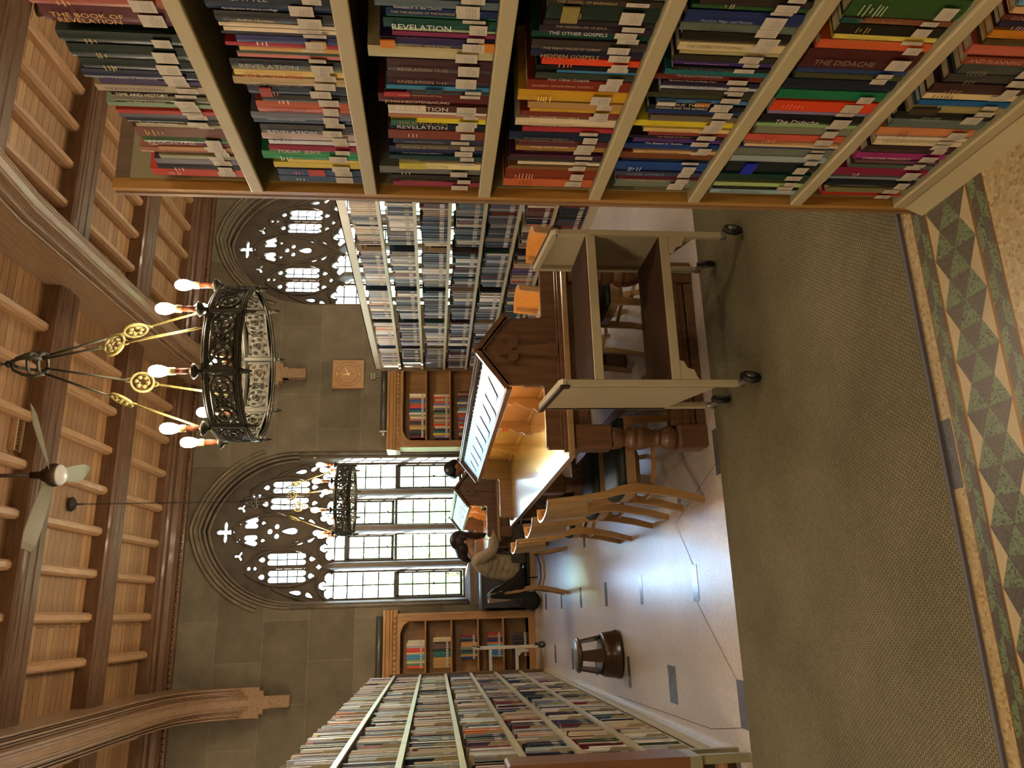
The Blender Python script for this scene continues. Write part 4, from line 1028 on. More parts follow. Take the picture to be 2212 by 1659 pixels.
# ================================================================ FURNITURE
def turned_leg(x,y,h,name,par):
    m=MB(); w=.066
    m.bbox((x-w,y-w,h-.21),(x+w,y+w,h),.012).bbox((x-w,y-w,.0),(x+w,y+w,.165),.016)
    pr=[(.052,.165),(.060,.18),(.066,.205),(.060,.232),(.044,.25),(.038,.262),(.048,.268),(.048,.282),(.036,.29),(.05,.315),(.062,.36),(.066,.395),(.058,.402),(.066,.408),(.068,.42),(.06,.445),(.045,.46),(.042,.47),(.052,.478),(.058,.50),(.060,.53),(.062,.545)]
    top=h-.21; s=(top-.165)/(.545-.165); m.lathe([(r,.165+(z-.165)*s) for r,z in pr],20,(x,y,0))
    return m.build(name,M['oakx'],par)
def carrel_table(y0,L,label,inner,caplabel):
    W=1.20; u=empty('study_table',(1.37,y0,0),0,label,'table'); H=.77; x0,x1=-W/2,W/2
    MB().bbox((x0,0,H-.035),(x1,L,H),.006).build('tabletop',inner['top'],u)
    ap=MB().bbox((x0+.10,.06,H-.13),(x1-.10,.09,H-.035),.003).bbox((x0+.10,L-.09,H-.13),(x1-.10,L-.06,H-.035),.003).bbox((x0+.10,.06,H-.13),(x0+.13,L-.06,H-.035),.003).bbox((x1-.13,.06,H-.13),(x1-.10,L-.06,H-.035),.003)
    ap.build('apron',M['oak'],u)
    for yy in (.09,L/2,L-.09):
        for xx in (x0+.12,x1-.12):
            turned_leg(xx,yy,H-.035,'leg',u)
    for yy in (.09,L-.09):
        m=MB().bbox((x0+.18,yy-.045,.055),(x1-.18,yy+.045,.19),.008).bbox((x0+.16,yy-.055,.09),(x1-.16,yy+.055,.12),.006).bbox((x0+.18,yy-.05,0.0),(x1-.18,yy+.05,.05),.004)
        m.build('stretcher',M['oakx'],u)
    MB().bbox((-.05,.14,.06),(.05,L-.14,.15),.006).build('stretcher',M['oak'],u)
    # end panels with gable and carved cross
    ep=[(-.545,H),(-.545,.865),(-.53,.880),(-.205,.880),(-.195,.893),(-.195,.99),(-.188,.99),(-.188,1.095),(0,1.235),(.188,1.095),(.188,.99),(.195,.99),(.195,.893),(.205,.880),(.53,.880),(.545,.865),(.545,H)]
    for q,(ya,yb,f) in enumerate(((.04,.075,-1),(L-.25,L-.215,1))):
        p=MB().prism(ep,ya,yb,'y'); pp=fix(p.build('end_panel',M['oakx'],u))
        yy=ya if f<0 else yb; e=.012*f
        b=MB(); lo,hi=min(yy,yy+e),max(yy,yy+e)
        b.bbox((-.565,lo-.008,H),(.565,hi+.008,H+.020),.003).bbox((-.555,lo,H+.020),(.555,hi,H+.034),.004)
        b.bbox((-.10,lo-.016,H+.0),(.10,hi+.016,H+.022),.004); b.build('base_moulding',M['oakx'],pp)
        g=MB()
        for s in (-1,1):
            g.bar([(s*.205,yy+e*.6,1.083),(0,yy+e*.6,1.238)],.03,.036,(0,1,0)); g.bar([(s*.19,yy+e*1.1,1.075),(0,yy+e*1.1,1.216)],.018,.016,(0,1,0))
        g.ball((0,yy+e*.5,1.252),.016,8); g.build('gable_moulding',M['oakx'],pp)
        c=MB(); cx=MB(); ya_,yb_=min(yy,yy+e*1.2),max(yy,yy+e*1.2)
        def pr(poly,d=1.0): a_,b_=min(yy,yy+e*d*1.9),max(yy,yy+e*d*1.9); c.prism(poly,a_,b_,'y')
        pr([(-.024,1.045),(.024,1.045),(.034,.84),(-.034,.84)],1.0); pr([(-.04,.80),(.04,.80),(.04,.855),(-.04,.855)],1.3)
        pr([(-.008,1.05),(.008,1.05),(.028,1.07),(.030,1.115),(-.030,1.115),(-.028,1.07)],1.4)
        for s in (-1,1): pr([(s*.004,1.045),(s*.02,1.018),(s*.058,1.02),(s*.066,1.045),(s*.058,1.07),(s*.02,1.07)],1.5)
        fix(c.build('carved_cross',M['oakx'],pp))
    # spine, hood, dividers
    MB().box((-.012,.075,H),(.012,L-.25,1.20)).bbox((-.03,.075,H),(.03,L-.25,H+.02),.004).build('spine_panel',inner['spine'],u)
    hd=MB()
    for s in (-1,1): hd.prism([(s*.02,1.195),(s*.20,1.062),(s*.20,1.078),(s*.02,1.213)],.075,L-.22,'y',0)
    hh=fix(hd.build('hood',[inner['hood']],u))
    cb=MB().bbox((-.03,.06,1.215),(.03,L-.22,1.235),.004,0).bbox((-.018,.06,1.235),(.018,L-.22,1.245),.003,0); cb.build('ridge_cap',M['oak'],hh)
    sl=MB(); y=.12
    while y<L-.3: 
        for s in (-1,1): sl.box((min(s*.031,s*.034),y,1.19),(max(s*.031,s*.034),y+.05,1.213))
        y+=.10
    sl.build('ventilation_slot',M['blackm'],hh)
    em=MB()
    for s in (-1,1): em.bbox((min(s*.19,s*.212),.075,1.050),(max(s*.19,s*.212),L-.22,1.083),.004)
    em.build('eave_moulding',M['honeyx'],hh)
    # papers laid on the hood under a clear finish
    pm=MB(); rq=random.Random(9); y=.25; nx=Vector((.133,0,.18)).normalized()
    while y<L-.55:
        w=rq.uniform(.10,.2); a=rq.uniform(.07,.09); b=rq.uniform(.14,.17)
        for s in (-1,):
            P=[(s*(.02+a*.8),y,1.215-.739*(a*.8)+.0015),(s*(.02+b),y+.12,1.215-.739*b+.0015),(s*(.02+b),y+.12+w,1.215-.739*b+.0015),(s*(.02+a*.8),y+w,1.215-.739*(a*.8)+.0015)]
            pm.add(P,[(0,1,2,3)])
        y+=w+rq.uniform(.12,.2)
    pm.build('paper_notice',mat('notice paper','343e54',.3),hh)
    dv=[(0.01,H),(.105,H),(.105,H+.03),(.085,H+.05),(.092,H+.075),(.080,H+.11),(.058,H+.145),(.048,H+.18),(.062,H+.20),(.055,H+.215),(.045,H+.25),(.05,H+.28),(.05,1.16),(0.01,1.18)]
    for yy in inner['div']:
        for s in (-1,1):
            fix(MB().prism([(s*a,b) for a,b in dv],yy,yy+.018,'y').build('divider',inner['spine'],u))
    return u
glossy=mat('varnished tabletop','a88c64',.27,kind='n',col2='967854',scale=(14,1.2,14),nscale=3,coat=1)
hoodm=mat('pale laminated hood','5c6880',.32,kind='n',col2='4c5870',nscale=2,spec=.35)
t1=carrel_table(3.875,3.27,'large oak study table with a gabled carrel and carved cross, nearest the camera',dict(top=glossy,spine=M['honey'],hood=hoodm,div=(.93,1.62,2.36)),'')
t2=carrel_table(8.62,2.9,'oak study table with gabled carrel where the two readers sit',dict(top=glossy,spine=M['honey'],hood=hoodm,div=(.9,1.6,2.2)),'')
def sticker(n,a,b,c,m,par):
    return MB().box(a,b).build(n,mat(n,c,.4),par)
s_=MB()
for k in range(5): s_.box((-.0145,1.78+.0+k*.022,.90+((k*7)%3)*.004),(-.0125,1.795+k*.022,.925),0); s_.box((-.0145,1.79+k*.02,.935),(-.0125,1.80+k*.02,.955),0)
s_.build('red_sticker',mat('red print','c83020',.5),t1)
MB().lathe([(.022,0),(.022,.002)],14,(0,0,0),M=Matrix.Translation((-.013,1.72,.935))@Matrix.Rotation(R(-90),4,'Y')@Matrix.Diagonal((1.8,1,1,1))).build('green_sticker',mat('green sticker','3c7048',.5),t1)
# carrel lamps (fluorescent tubes tucked under the hood)
def carrel_lamp(y0,y1,lab,col,en,x=1.37-.155):
    m=MB()
    m.box((-.008,0,0),(.034,y1-y0,.014),0); m.tube([(.012,.01,-.007),(.012,y1-y0-.01,-.007)],.007,8,1)
    o=m.build('strip_lamp',[M['white'],mat('lit tube '+col,col,.3,emit=en,ecol=col)]); o.location=(x,y0,1.072)
    tag(o,lab,'lamp','strip lamps under the carrel hoods'); return o
carrel_lamp(4.02,5.45,'warm strip lamp under the near carrel hood','ffd090',4.5)
carrel_lamp(5.55,6.80,'yellowish strip lamp under the far half of the near carrel hood','ffe888',4)
carrel_lamp(8.80,11.1,'warm strip lamp under the hood of the far carrel','ffca88',8)
carrel_lamp(4.02,6.80,'warm strip lamp under the right side of the near carrel hood','ffca88',8,1.37+.13)
# ---- chair
def make_chair():
    u=empty('wooden_chair')
    prof=[(-.055,0),(-.02,.14),(.005,.28),(.015,.38),(.005,.46),(-.02,.55),(-.035,.66),(-.05,.76),(-.065,.855)]
    for s in (-1,1):
        pts=[(x,s*(.185+.012*(z/.85)),z) for x,z in prof]
        MB().bar(pts,.026,[.034,.04,.046,.05,.046,.036,.032,.028,.024],(0,1,0)).build('leg',M['blond'],u)
        MB().bar([(.43,s*.19,0),(.40,s*.19,.2),(.39,s*.19,.425)],.028,[.026,.034,.044],(0,1,0)).build('leg',M['blond'],u)
        MB().bar([(0.0,s*.178,.30),(.12,s*.17,.262),(.26,s*.17,.262),(.39,s*.178,.30)],.014,.022,(0,1,0)).build('stretcher',M['blond'],u)
    MB().bar([(.01,-.18,.27),(-.012,0,.27),(.01,.18,.27)],.014,.02,(0,0,1)).build('stretcher',M['blond'],u)
    fr=MB(); 
    ring=[(.01,-.19),(.2,-.20),(.40,-.20),(.42,-.12),(.425,0),(.42,.12),(.40,.20),(.2,.20),(.01,.19),(-.02,.1),(-.03,0),(-.02,-.1)]
    n=len(ring); L=[];F=[]
    for (x,y) in ring: L+=[(x,y,.372),(x,y,.425)]
    for (x,y) in ring: L+=[((x-.2)*.9+.2,y*.9,.372),((x-.2)*.9+.2,y*.9,.425)]
    for k in range(n):
        j=(k+1)%n; F+=[(2*k,2*j,2*j+1,2*k+1),(2*n+2*j,2*n+2*k,2*n+2*k+1,2*n+2*j+1),(2*k+1,2*j+1,2*n+2*j+1,2*n+2*k+1),(2*j,2*k,2*n+2*k,2*n+2*j)]
    fr.add(L,F); fr.build('seat_frame',M['blondx'],u)
    se=MB(); rings=[(1.0,.425),(1.02,.437),(1.0,.452),(.9,.466),(.6,.474),(.2,.476)]
    L=[];F=[]
    for sc,z in rings:
        for x,y in ring: L.append(((x-.2)*sc+.2,y*sc,z))
    for i in range(len(rings)-1):
        for k in range(n): j=(k+1)%n; F.append((i*n+k,i*n+j,(i+1)*n+j,(i+1)*n+k))
    F+=[tuple(range(n-1,-1,-1)),tuple((len(rings)-1)*n+k for k in range(n))]
    se.add(L,F,0,True); se.build('seat',M['cushion'],u)
    bk=MB(); N=14; L=[];F=[]
    for i in range(N+1):
        y=-.215+.43*i/N; q=abs(y)/.215; xb=-.085-.055*(1-q**2.2)+ (.0 if q<.9 else .03*(q-.9)/.1)
        for (dx,z) in ((0,.655),(0,.872),(.012,.872),(.012,.655)):
            L.append((xb+dx+(.872-z)*.10+.0,y,z-(.02*(1-q**2) if z<.7 else 0)+(.006*(1-q*q) if z>.8 else 0)))
    for i in range(N):
        for k in range(4): a=i*4+k; b=i*4+(k+1)%4; F.append((a,b,b+4,a+4))
    F+=[(3,2,1,0),tuple(N*4+k for k in range(4))]
    bk.add(L,F); bk.m=[1 if (i<N*4 and i%4 in (1,2)) else 0 for i in range(len(F))]; bk.build('backrest',[M['ply'],M['plyin']],u)
    return u
ch0=make_chair()
CH=[(.62,4.25,0,'blond wooden chair with curved ply backrest, left side of the near table, nearest the carpet'),
    (.60,4.93,2,'blond wooden chair, second from the carpet along the left side of the near table'),
    (.57,5.88,-2,'blond wooden chair standing apart, third along the left side of the near table'),
    (.255,8.76,0,'blond wooden chair the woman in the pale sweater sits on'),
    (2.16,4.33,180,'blond wooden chair on the right side of the near table, closer to the book truck'),
    (2.14,5.15,180,'blond wooden chair on the right side of the near table, behind the carved gable'),
    (2.34,9.65,180,'blond wooden chair under the man, right side of the far table'),
    (2.16,6.1,178,'blond wooden chair farthest along the right side of the near table')]
for i,(x,y,a,lb) in enumerate(CH):
    o=ch0 if i==0 else copy_tree(ch0); o.location=(x,y,0); o.rotation_euler=(0,0,R(a)); tag(o,lb,'chair','blond wooden chairs at the study tables')
# ---- book truck
def book_truck(loc,rz,label,m1):
    u=empty('book_truck',loc,rz,label,'cart'); W=.765; D=.405; hw=W/2; hd=D/2
    for s in (-1,1):
        x=s*hw; xi=s*(hw-.03)
        pan=[(-hd+.02,.20),(-hd+.02,.885),(hd,.925),(hd,.335)]
        p=fix(MB().prism(pan,min(x,x-s*.006),max(x,x-s*.006),'x').build('end_panel',m1,u))
        for yy,zz in ((-hd,.10),(hd-.03,.115)):
            MB().bbox((min(x,xi),yy,zz),(max(x,xi),yy+.03,.90 if yy<0 else .93),.005).build('post',m1,u)
        MB().prism([(-hd-.005,.885),(-hd-.005,.90),(-hd+.02,.915),(hd,.952),(hd+.005,.945),(hd+.005,.925)],min(x+s*.006,xi),max(x+s*.006,xi),'x').build('top_flange',m1,p)
        MB().bbox((min(x+s*.012,x-s*.004),-hd-.012,.868),(max(x+s*.012,x-s*.004),-hd+.02,.915),.008).bar([(x+s*.008,-hd,.905),(x+s*.008,hd,.945)],.012,.02,(1,0,0)).build('bumper',M['bumper'],p)
        for yy in (-hd+.015,hd-.015):
            xc=s*(hw-.015); c=MB().lathe([(.016,.075),(.018,.09),(.013,.12)],12,(xc,yy,0))
            c.bar([(xc,yy,.098),(xc+.01,yy-.012,.075),(xc+.025,yy-.02,.048)],.034,.02,(0.35,.93,0)); cc=c.build('caster_fork',M['chrome'],u)
            wm=Matrix.Translation((xc+.025,yy-.02,.047))@Matrix.Rotation(R((48,62,40,75)[(s>0)*2+(yy>0)]),4,'Z')@Matrix.Rotation(R(90),4,'X')
            w=MB().lathe([(.020,-.011),(.040,-.012),(.046,-.008),(.047,0),(.046,.008),(.040,.012),(.020,.011)],20,(0,0,0),M=wm).build('wheel',M['rubber'],cc)
            MB().lathe([(.004,-.014),(.022,-.0125),(.022,.0125),(.004,.014)],16,(0,0,0),M=wm).build('hub',M['chrome'],w)
    for z in (.755,.405):
        MB().bbox((-hw+.03,-hd+.002,z-.042),(hw-.03,-hd+.014,z),.003).box((-hw+.02,-hd+.01,z-.012),(hw-.02,hd,z-.002)).bbox((-hw+.03,hd-.012,z-.042),(hw-.03,hd,z),.003).build('shelf',m1,u)
        r=MB().box((-hw+.03,-hd+.016,z-.001),(hw-.03,hd-.014,z+.002)); y=-hd+.022
        while y<hd-.02: r.box((-hw+.032,y,z+.002),(hw-.032,y+.0035,z+.0045)); y+=.009
        r.build('rubber_mat',M['mat'],u)
    for s in (-1,1):
        fix(MB().prism([(s*(hw-.03),.363),(s*(hw-.12),.363),(s*(hw-.115),.345),(s*(hw-.085),.33),(s*(hw-.075),.30),(s*(hw-.045),.29),(s*(hw-.03),.28)],-hd+.002,-hd+.006,'y').build('gusset',m1,u))
    return u
book_truck((1.328,3.36,.0115),0,'empty cream metal book truck with brown rubber shelves in front of the near table',M['cart'])
book_truck((-.42-.38,10.85,0),0,'small pale book truck partly hidden behind the end of the left shelving',M['cartw'])
# ---- step stool
u=empty('step_stool',(-.335,6.36,0),0,'round brown steel rolling step stool on the pale floor','stool')
sb=mat('brown enamel','3c2a18',.3,coat=.3); 
MB().lathe([(.178,.012),(.188,.014),(.188,.028),(.180,.034),(.172,.10),(.166,.135),(.158,.145),(.152,.14)],36).build('base_drum',sb,u)
MB().lathe([(.10,.138),(.155,.143),(.155,.148),(.10,.150)],36).build('lower_step',M['rubber'],u)
MB().lathe([(.060,.142),(.12,.152),(.12,.16)],32).build('step_plate',M['chrome'],u)
MB().lathe([(.18,.0),(.184,.004),(.184,.012),(.17,.014)],36).build('floor_ring',M['rubber'],u)
for a in (20,160,270):
    c,s=math.cos(R(a)),math.sin(R(a)); t=Vector((-s,c,0))
    q=MB(); p0=Vector((c*.135,s*.135,.145)); p1=Vector((c*.105,s*.105,.325))
    q.bar([p0,p1],[.11,.07],.012,t); q.build('leg',sb,u)
MB().lathe([(.105,.315),(.125,.318),(.133,.33),(.130,.343),(.122,.347)],36).build('top_step',sb,u)
MB().lathe([(.0,.347),(.118,.3475),(.118,.352),(.03,.353)],32).build('tread',mat('grey tread','6c6864',.4),u)
# ---- chandelier
def make_chandelier():
    u=empty('chandelier'); r=.41; z0,z1=-.085,.085
    # pierced band: eight openwork panels built flat and bent round
    seg=2*PI*r/8
    W=seg-.03; hH=.062
    outl=[(-W/2,-hH-.006),(W/2,-hH-.006),(W/2,hH+.006),(-W/2,hH+.006)]
    H=[]
    def blob(cx,cz,rx,rz,n=10,ph=0,k=0): return [(cx+rx*math.cos(t)*(1+k*math.cos(3*t+ph)),cz+rz*math.sin(t)*(1+k*math.cos(3*t+ph))) for t in [2*PI*i/n for i in range(n)]]
    for s in (-1,1):
        cx=s*W*.27
        H+= [blob(cx,0,.020,.024,12,1,.25)]
        for a in range(0,360,60): H.append(blob(cx+.043*math.cos(R(a+20)),.043*math.sin(R(a+20)),.011,.012,8,a,.2))
        H.append(blob(s*W*.44,.046,.009,.009,8)); H.append(blob(s*W*.44,-.046,.009,.009,8))
    for (x,z) in ((0,.045),(0,-.048),(-.012,.018),(.012,.018),(0,-.008),(-.013,-.026),(.013,-.026)): H.append(blob(x,z,.0075,.0085,8))
    pan=curve_mesh('pierced_panel',[outl]+H,.008,.0012,[M['bronze'],M['gilt']],None,1)
    bm=bmesh.new(); bm.from_mesh(pan.data); bmesh.ops.triangulate(bm,faces=bm.faces)
    rel=MB()
    for s in (-1,1):
        cx=s*W*.27; rel.tube([(cx+.030*math.cos(t),-.004,.032*math.sin(t)) for t in [2*PI*i/14 for i in range(14)]],.005,5,closed=True)
        rel.tube([(cx+.058*math.cos(t),-.004,.056*math.sin(t)) for t in [2*PI*i/18 for i in range(18)]],.0055,5,closed=True)
        rel.tube([(cx+(.004+.011*t)*math.cos(t*2),-.006,(.004+.011*t)*math.sin(t*2)) for t in [i*.28 for i in range(10)]],.0045,5)
    for (x,z) in ((-.011,.03),(.011,.03),(0,.02),(-.011,.01),(.011,.01),(0,0),(-.006,-.012),(.006,-.012),(0,-.024)): rel.ball((x,-.005,z),.0075,6)
    nv=len(rel.v); ov=list(rel.v); of=list(rel.f); rel.add([(a,-b+.0,c) for a,b,c in ov],[tuple(reversed(f)) for f in of])
    tmp=rel.mesh('tmp',[M['bronze']]); bm.from_mesh(tmp)
    for v in bm.verts:
        a=v.co.x/r; rad=r-v.co.y
        v.co=Vector((rad*math.sin(a),-rad*math.cos(a),v.co.z))
    bmesh.ops.recalc_face_normals(bm,faces=bm.faces)
    for f in bm.faces:
        c=f.calc_center_median(); f.material_index=1 if f.normal.dot(Vector((c.x,c.y,0)))<-.15*c.length or (c.xy.length<r-.002) else 0
    bm.to_mesh(pan.data); bm.free(); pan.data.materials.clear(); pan.data.materials.append(M['bronze']); pan.data.materials.append(M['gilt'])
    for k in range(8):
        p=pan if k==0 else pan.copy()
        if k: C.objects.link(p)
        p.parent=u; p.rotation_euler=(0,0,R(45*k))
    for z in (-.078,.078):
        m=MB(); 
        for dz,rad in ((-.012,.006),(0,.010),(.012,.006)):
            m.tube([(r*math.cos(2*PI*i/48),r*math.sin(2*PI*i/48),z+dz) for i in range(48)],rad,8,closed=True)
        m.build('band_rim',M['bronze'],u)
    for k in range(8):
        a=R(45*k-22.5-90); c,s=math.cos(a),math.sin(a); Mx=Matrix.Translation((c*r,s*r,0))
        MB().bbox((-.012,-.012,-.085),(.012,.012,.085),.004,M=Mx).lathe([(.006,-.085),(.016,-.09),(.018,-.10),(.010,-.108),(.014,-.115),(.010,-.13),(.002,-.15)],10,M=Mx).build('finial',M['bronze'],u)
        Mc=Matrix.Translation((c*(r+.015),s*(r+.015),0))
        h=MB().lathe([(.010,.085),(.012,.10),(.030,.112),(.040,.125),(.036,.13),(.018,.128),(.016,.142)],12,M=Mc).build('candle_cup',M['bronze'],u)
        MB().lathe([(.015,.13),(.015,.205)],12,M=Mc).build('candle_tube',M['candle'],h)
        MB().lathe([(.013,.205),(.019,.212),(.020,.235),(.017,.245)],12,M=Mc).build('lamp_holder',M['bulbneck'],h)
        MB().lathe([(.012,.24),(.020,.252),(.0285,.275),(.030,.295),(.027,.315),(.017,.33),(.004,.336)],14,M=Mc).build('bulb',M['bulb'],h)
    for k in range(4):
        a=R(90*k-80); c,s=math.cos(a),math.sin(a)
        top=Vector((c*.045,s*.045,1.03)); bot=Vector((c*r*.97,s*r*.97,.085)); mid=top.lerp(bot,.47)
        d=(bot-top).normalized(); q1=mid-d*.07; q2=mid+d*.07
        m=MB().tube([top,q1],.0065,6,0).tube([q2,bot],.0065,6,1)
        for q in (q1,q2): m.tube([q+Vector((0,0,.014)).lerp(Vector((c*.014,s*.014,0)),0)*math.cos(t)+Vector((-s,c,0))*.012*math.sin(t) for t in [2*PI*i/10 for i in range(10)]],.004,5,1,closed=True)
        sr=m.build('suspension_rod',[M['bronze'],M['gilt']],u)
        pl=Matrix.Translation(mid)@Matrix.Rotation(a,4,'Z')@Matrix.Rotation(R(90),4,'X')
        tt=Vector((-s,c,0)); mm=MB()
        ring=[mid+(-d*math.cos(t)+tt*math.sin(t))*.058 for t in [2*PI*i/22 for i in range(22)]]
        mm.tube(ring,.008,6,closed=True)
        for j in range(6):
            b0=mid+(-d*math.cos(j*PI/3)+tt*math.sin(j*PI/3))*.03; mm.ball(b0,.014,6)
        mm.tube([mid+(-d*math.cos(t)+tt*math.sin(t))*(.01+.008*t) for t in [i*.5 for i in range(11)]],.005,5)
        mm.build('medallion',M['gilt'],sr)
    cr=MB()
    for z,rad in ((1.02,.055),(1.07,.06)): cr.tube([(rad*math.cos(2*PI*i/16),rad*math.sin(2*PI*i/16),z) for i in range(16)],.008,6,closed=True)
    for k in range(4):
        a=R(90*k-80); c,s=math.cos(a),math.sin(a); cr.tube([(c*.055,s*.055,1.0),(c*.075,s*.075,1.05),(c*.06,s*.06,1.11),(c*.035,s*.035,1.16),(0,0,1.18)],.009,6)
    cr.ball((0,0,1.19),.02,8); cr.build('crown',M['bronze'],u)
    return u
def chandelier_chain(parent_u,z_top,zl):
    m=MB(); z=1.21; k=0
    while z<zl:
        o=(1,0) if k%2 else (0,1); m.tube([(o[0]*.009*math.sin(t),o[1]*.009*math.sin(t),z+.018*math.cos(t)) for t in [2*PI*i/8 for i in range(8)]],.0028,4,closed=True); z+=.029; k+=1
    m.build('chain',M['chain'],parent_u)
    MB().lathe([(.008,zl-.02),(.012,zl+.05),(.03,zl+.07),(.07,zl+.085),(.085,zl+.105),(.075,zl+.125)],8,(0,0,0)).build('ceiling_canopy',M['chain'],parent_u)
ch1=make_chandelier(); zch=2.51
ch1.location=(XC,4.06,zch); chandelier_chain(ch1,0,zc(4.06)-zch-.13)
CL=[(XC,4.06,'lit iron ring chandelier nearest the camera, with candle bulbs and pierced bands'),(XC,9.16,'lit iron ring chandelier hanging in front of the big window'),(XC+BAY-.1,9.13,'iron ring chandelier in the next bay, its ceiling canopy showing above the foreground shelf'),
    (XC+BAY,4.06,'lit iron ring chandelier behind the foreground shelving'),(XC-BAY,4.06,'lit iron ring chandelier in the bay left of the camera'),(XC-BAY,9.16,'lit iron ring chandelier in the far bay on the left')]
for i,(x,y,lb) in enumerate(CL):
    o=ch1 if i==0 else copy_tree(ch1); o.location=(x,y,zch); tag(o,lb,'chandelier','ring chandeliers along the reading room')
# ---- ceiling fan
u=empty('ceiling_fan',(1.25,6.84,4.70),0,'three-bladed ceiling fan with grey blades and a white lamp bowl','ceiling fan')
zt_=zc(6.84)-.2-4.70
MB().tube([(0,0,.16),(0,0,zt_)],.016,10).lathe([(.05,zt_-.06),(.07,zt_-.0)],14).build('downrod',M['fanm'],u)
MB().lathe([(.03,.20),(.035,.12),(.055,.10),(.06,.07),(.09,.06),(.10,.03),(.10,.0),(.09,-.02),(.085,-.03)],24).build('motor_housing',M['fanm'],u)
MB().lathe([(.088,-.025),(.092,-.04),(.08,-.06),(.05,-.08),(.01,-.088)],24).build('lamp_bowl',M['white'],u)
for a in (-46,-160,78):
    L=[];F=[]; N=10
    for i in range(N+1):
        d=.09+.60*i/N; w=.045+.035*math.sin(min(1,i/N*1.3)*PI/2); w*= (1 if i<N-1 else .8 if i==N-1 else .5)
        for s,zo in ((-1,-.022),(1,.022)): L+=[(d,s*w,.03+zo*1.0),(d,s*w,.038+zo*1.0)]
    for i in range(N):
        b=i*4; F+=[(b,b+4,b+6,b+2),(b+1,b+3,b+7,b+5),(b,b+1,b+5,b+4),(b+2,b+6,b+7,b+3)]
    F+=[(0,2,3,1),(N*4,N*4+1,N*4+3,N*4+2)]
    m=MB().add(L,F,M=Matrix.Rotation(R(a),4,'Z')); fix(m.build('blade',M['fan'],u))
u2=copy_tree(u); u2.location=(XC+BAY-.05,6.9,4.7); tag(u2,'dark downrod and grey ceiling fan in the next bay, mostly hidden by books','ceiling fan','ceiling fans')
u['group']='ceiling fans'
# ---- clock
u=empty('wall_clock',(3.77,YW,2.85),0,'square honey-wood wall clock with carved dial on the stone wall','clock'); s=.235
MB().bbox((-s,-.07,-.25),(s,-.0,.25),.006).build('case',M['honey'],u)
d=MB()
for rr_ in (.205,.150): d.tube([(rr_*math.cos(2*PI*i/40),-.0705,rr_*math.sin(2*PI*i/40)) for i in range(40)],.003,5,closed=True)
for k in range(12):
    a=R(30*k+15); d.box((-.0015,-.072,.15),(.0015,-.0695,.205),M=Matrix.Rotation(a,4,'Y'))
d.build('dial',mat('burnt dial line','6c4420',.5),u)
nm=MB()
for k,(tx) in enumerate(((0,'XII'),(90,'III'),(180,'VI'),(270,'IX'))):
    a,s_t=tx; rr_=.178; text('numeral',s_t,.042,mat('brass numeral','d8b878',.3,metal=.6) if a in(0,180) else mat('burnt dial line','6c4420',.5),u,(rr_*math.sin(R(a)),-.073,rr_*math.cos(R(a))),(R(90),R(a if a!=180 else 0),0),.8)
h=MB()
h.add([(-.010,-.076,-.03),(.010,-.076,-.03),(.002,-.076,.12),(-.002,-.076,.12)],[(0,1,2,3)],M=Matrix.Rotation(R(62),4,'Y')); h.build('minute_hand',mat('brass hand','e8cc90',.3,metal=.7),u)
h=MB(); h.add([(-.014,-.075,-.02),(.014,-.075,-.02),(.003,-.075,.085),(-.003,-.075,.085)],[(0,1,2,3)],M=Matrix.Rotation(R(-10),4,'Y')); h.build('hour_hand',mat('brass hand','e8cc90',.3,metal=.7),u)
# ---- outlet, conduit, roller screens
u=MB().bbox((3.70,YW-.03,2.42),(3.80,YW,2.50),.006).build('outlet_box',M['steelg']); MB().lathe([(.012,0),(.012,.006)],10,(0,0,0),M=Matrix.Translation((3.73,YW-.03,2.46))@Matrix.Rotation(R(90),4,'X')).lathe([(.012,0),(.012,.006)],10,M=Matrix.Translation((3.77,YW-.03,2.46))@Matrix.Rotation(R(90),4,'X')).build('socket',M['blackm'],u)
MB().tube([(3.74,YW-.012,2.42),(3.74,YW-.012,2.34)],.008,8).build('conduit',M['steel'],u); tag(u,'small electrical outlet box with conduit below the wall clock','outlet')
for i,(xa,xb,lb) in enumerate(((2.80,3.95,'dark grey roller screen housing on top of the bookcase under the clock'),(-1.3,.02,'dark grey roller screen housing on top of the bookcase left of the window'))):
    m=MB().tube([(xa,YW-.15,2.27),(xb,YW-.15,2.27)],.052,14,0); o=m.build('roller_screen',mat('grey roller','4c4a44',.4,metal=.3))
    MB().tube([(xa-.012,YW-.15,2.27),(xa,YW-.15,2.27)],.062,14).tube([(xa-.07,YW-.15,2.27),(xa-.012,YW-.15,2.27)],.02,8).build('end_cap',M['cartw'],o)
    tag(o,lb,'screen','roller screens above the oak bookcases')
# ---- objects near the far table and window
u=empty('mug',(1.20,8.98,.7705),0,'black mug with a green sprig on the far carrel table','mug')
MB().lathe([(.038,0),(.040,.01),(.040,.125),(.036,.125),(.034,.02)],20).build('body',M['blackm'],u); MB().tube([(-.04,0,.10),(-.068,0,.09),(-.070,0,.05),(-.04,0,.03)],.006,6).build('handle',M['blackm'],u)
q=MB()
for k in range(9):
    a=k*.7; q.ball((.02*math.cos(a),.02*math.sin(a),.13+.008*(k%3)),.016,6)
q.build('sprig',mat('grey green sprig','5c6c3c',.7),u)
u=empty('low_cabinet',(.34,11.66,0),0,'low dark cabinet, blue highlight painted on top, under the left end of the window','cabinet')
MB().bbox((-.26,-.2,.05),(.26,.2,.78),.008).build('body',mat('dark cabinet','1c1e22',.5),u); MB().bbox((-.28,-.23,.78),(.28,.2,.81),.006).build('top',mat('blue highlight tint','4c5460',.3),u); MB().bbox((-.25,-.19,0),(.25,.19,.05),.004).build('plinth',M['blackm'],u)  # top tinted blue-grey: its bluish highlight is put into the colour
MB().box((-.003,-.203,.1),(.003,-.2,.75)).build('door_gap',M['blackm'],u)
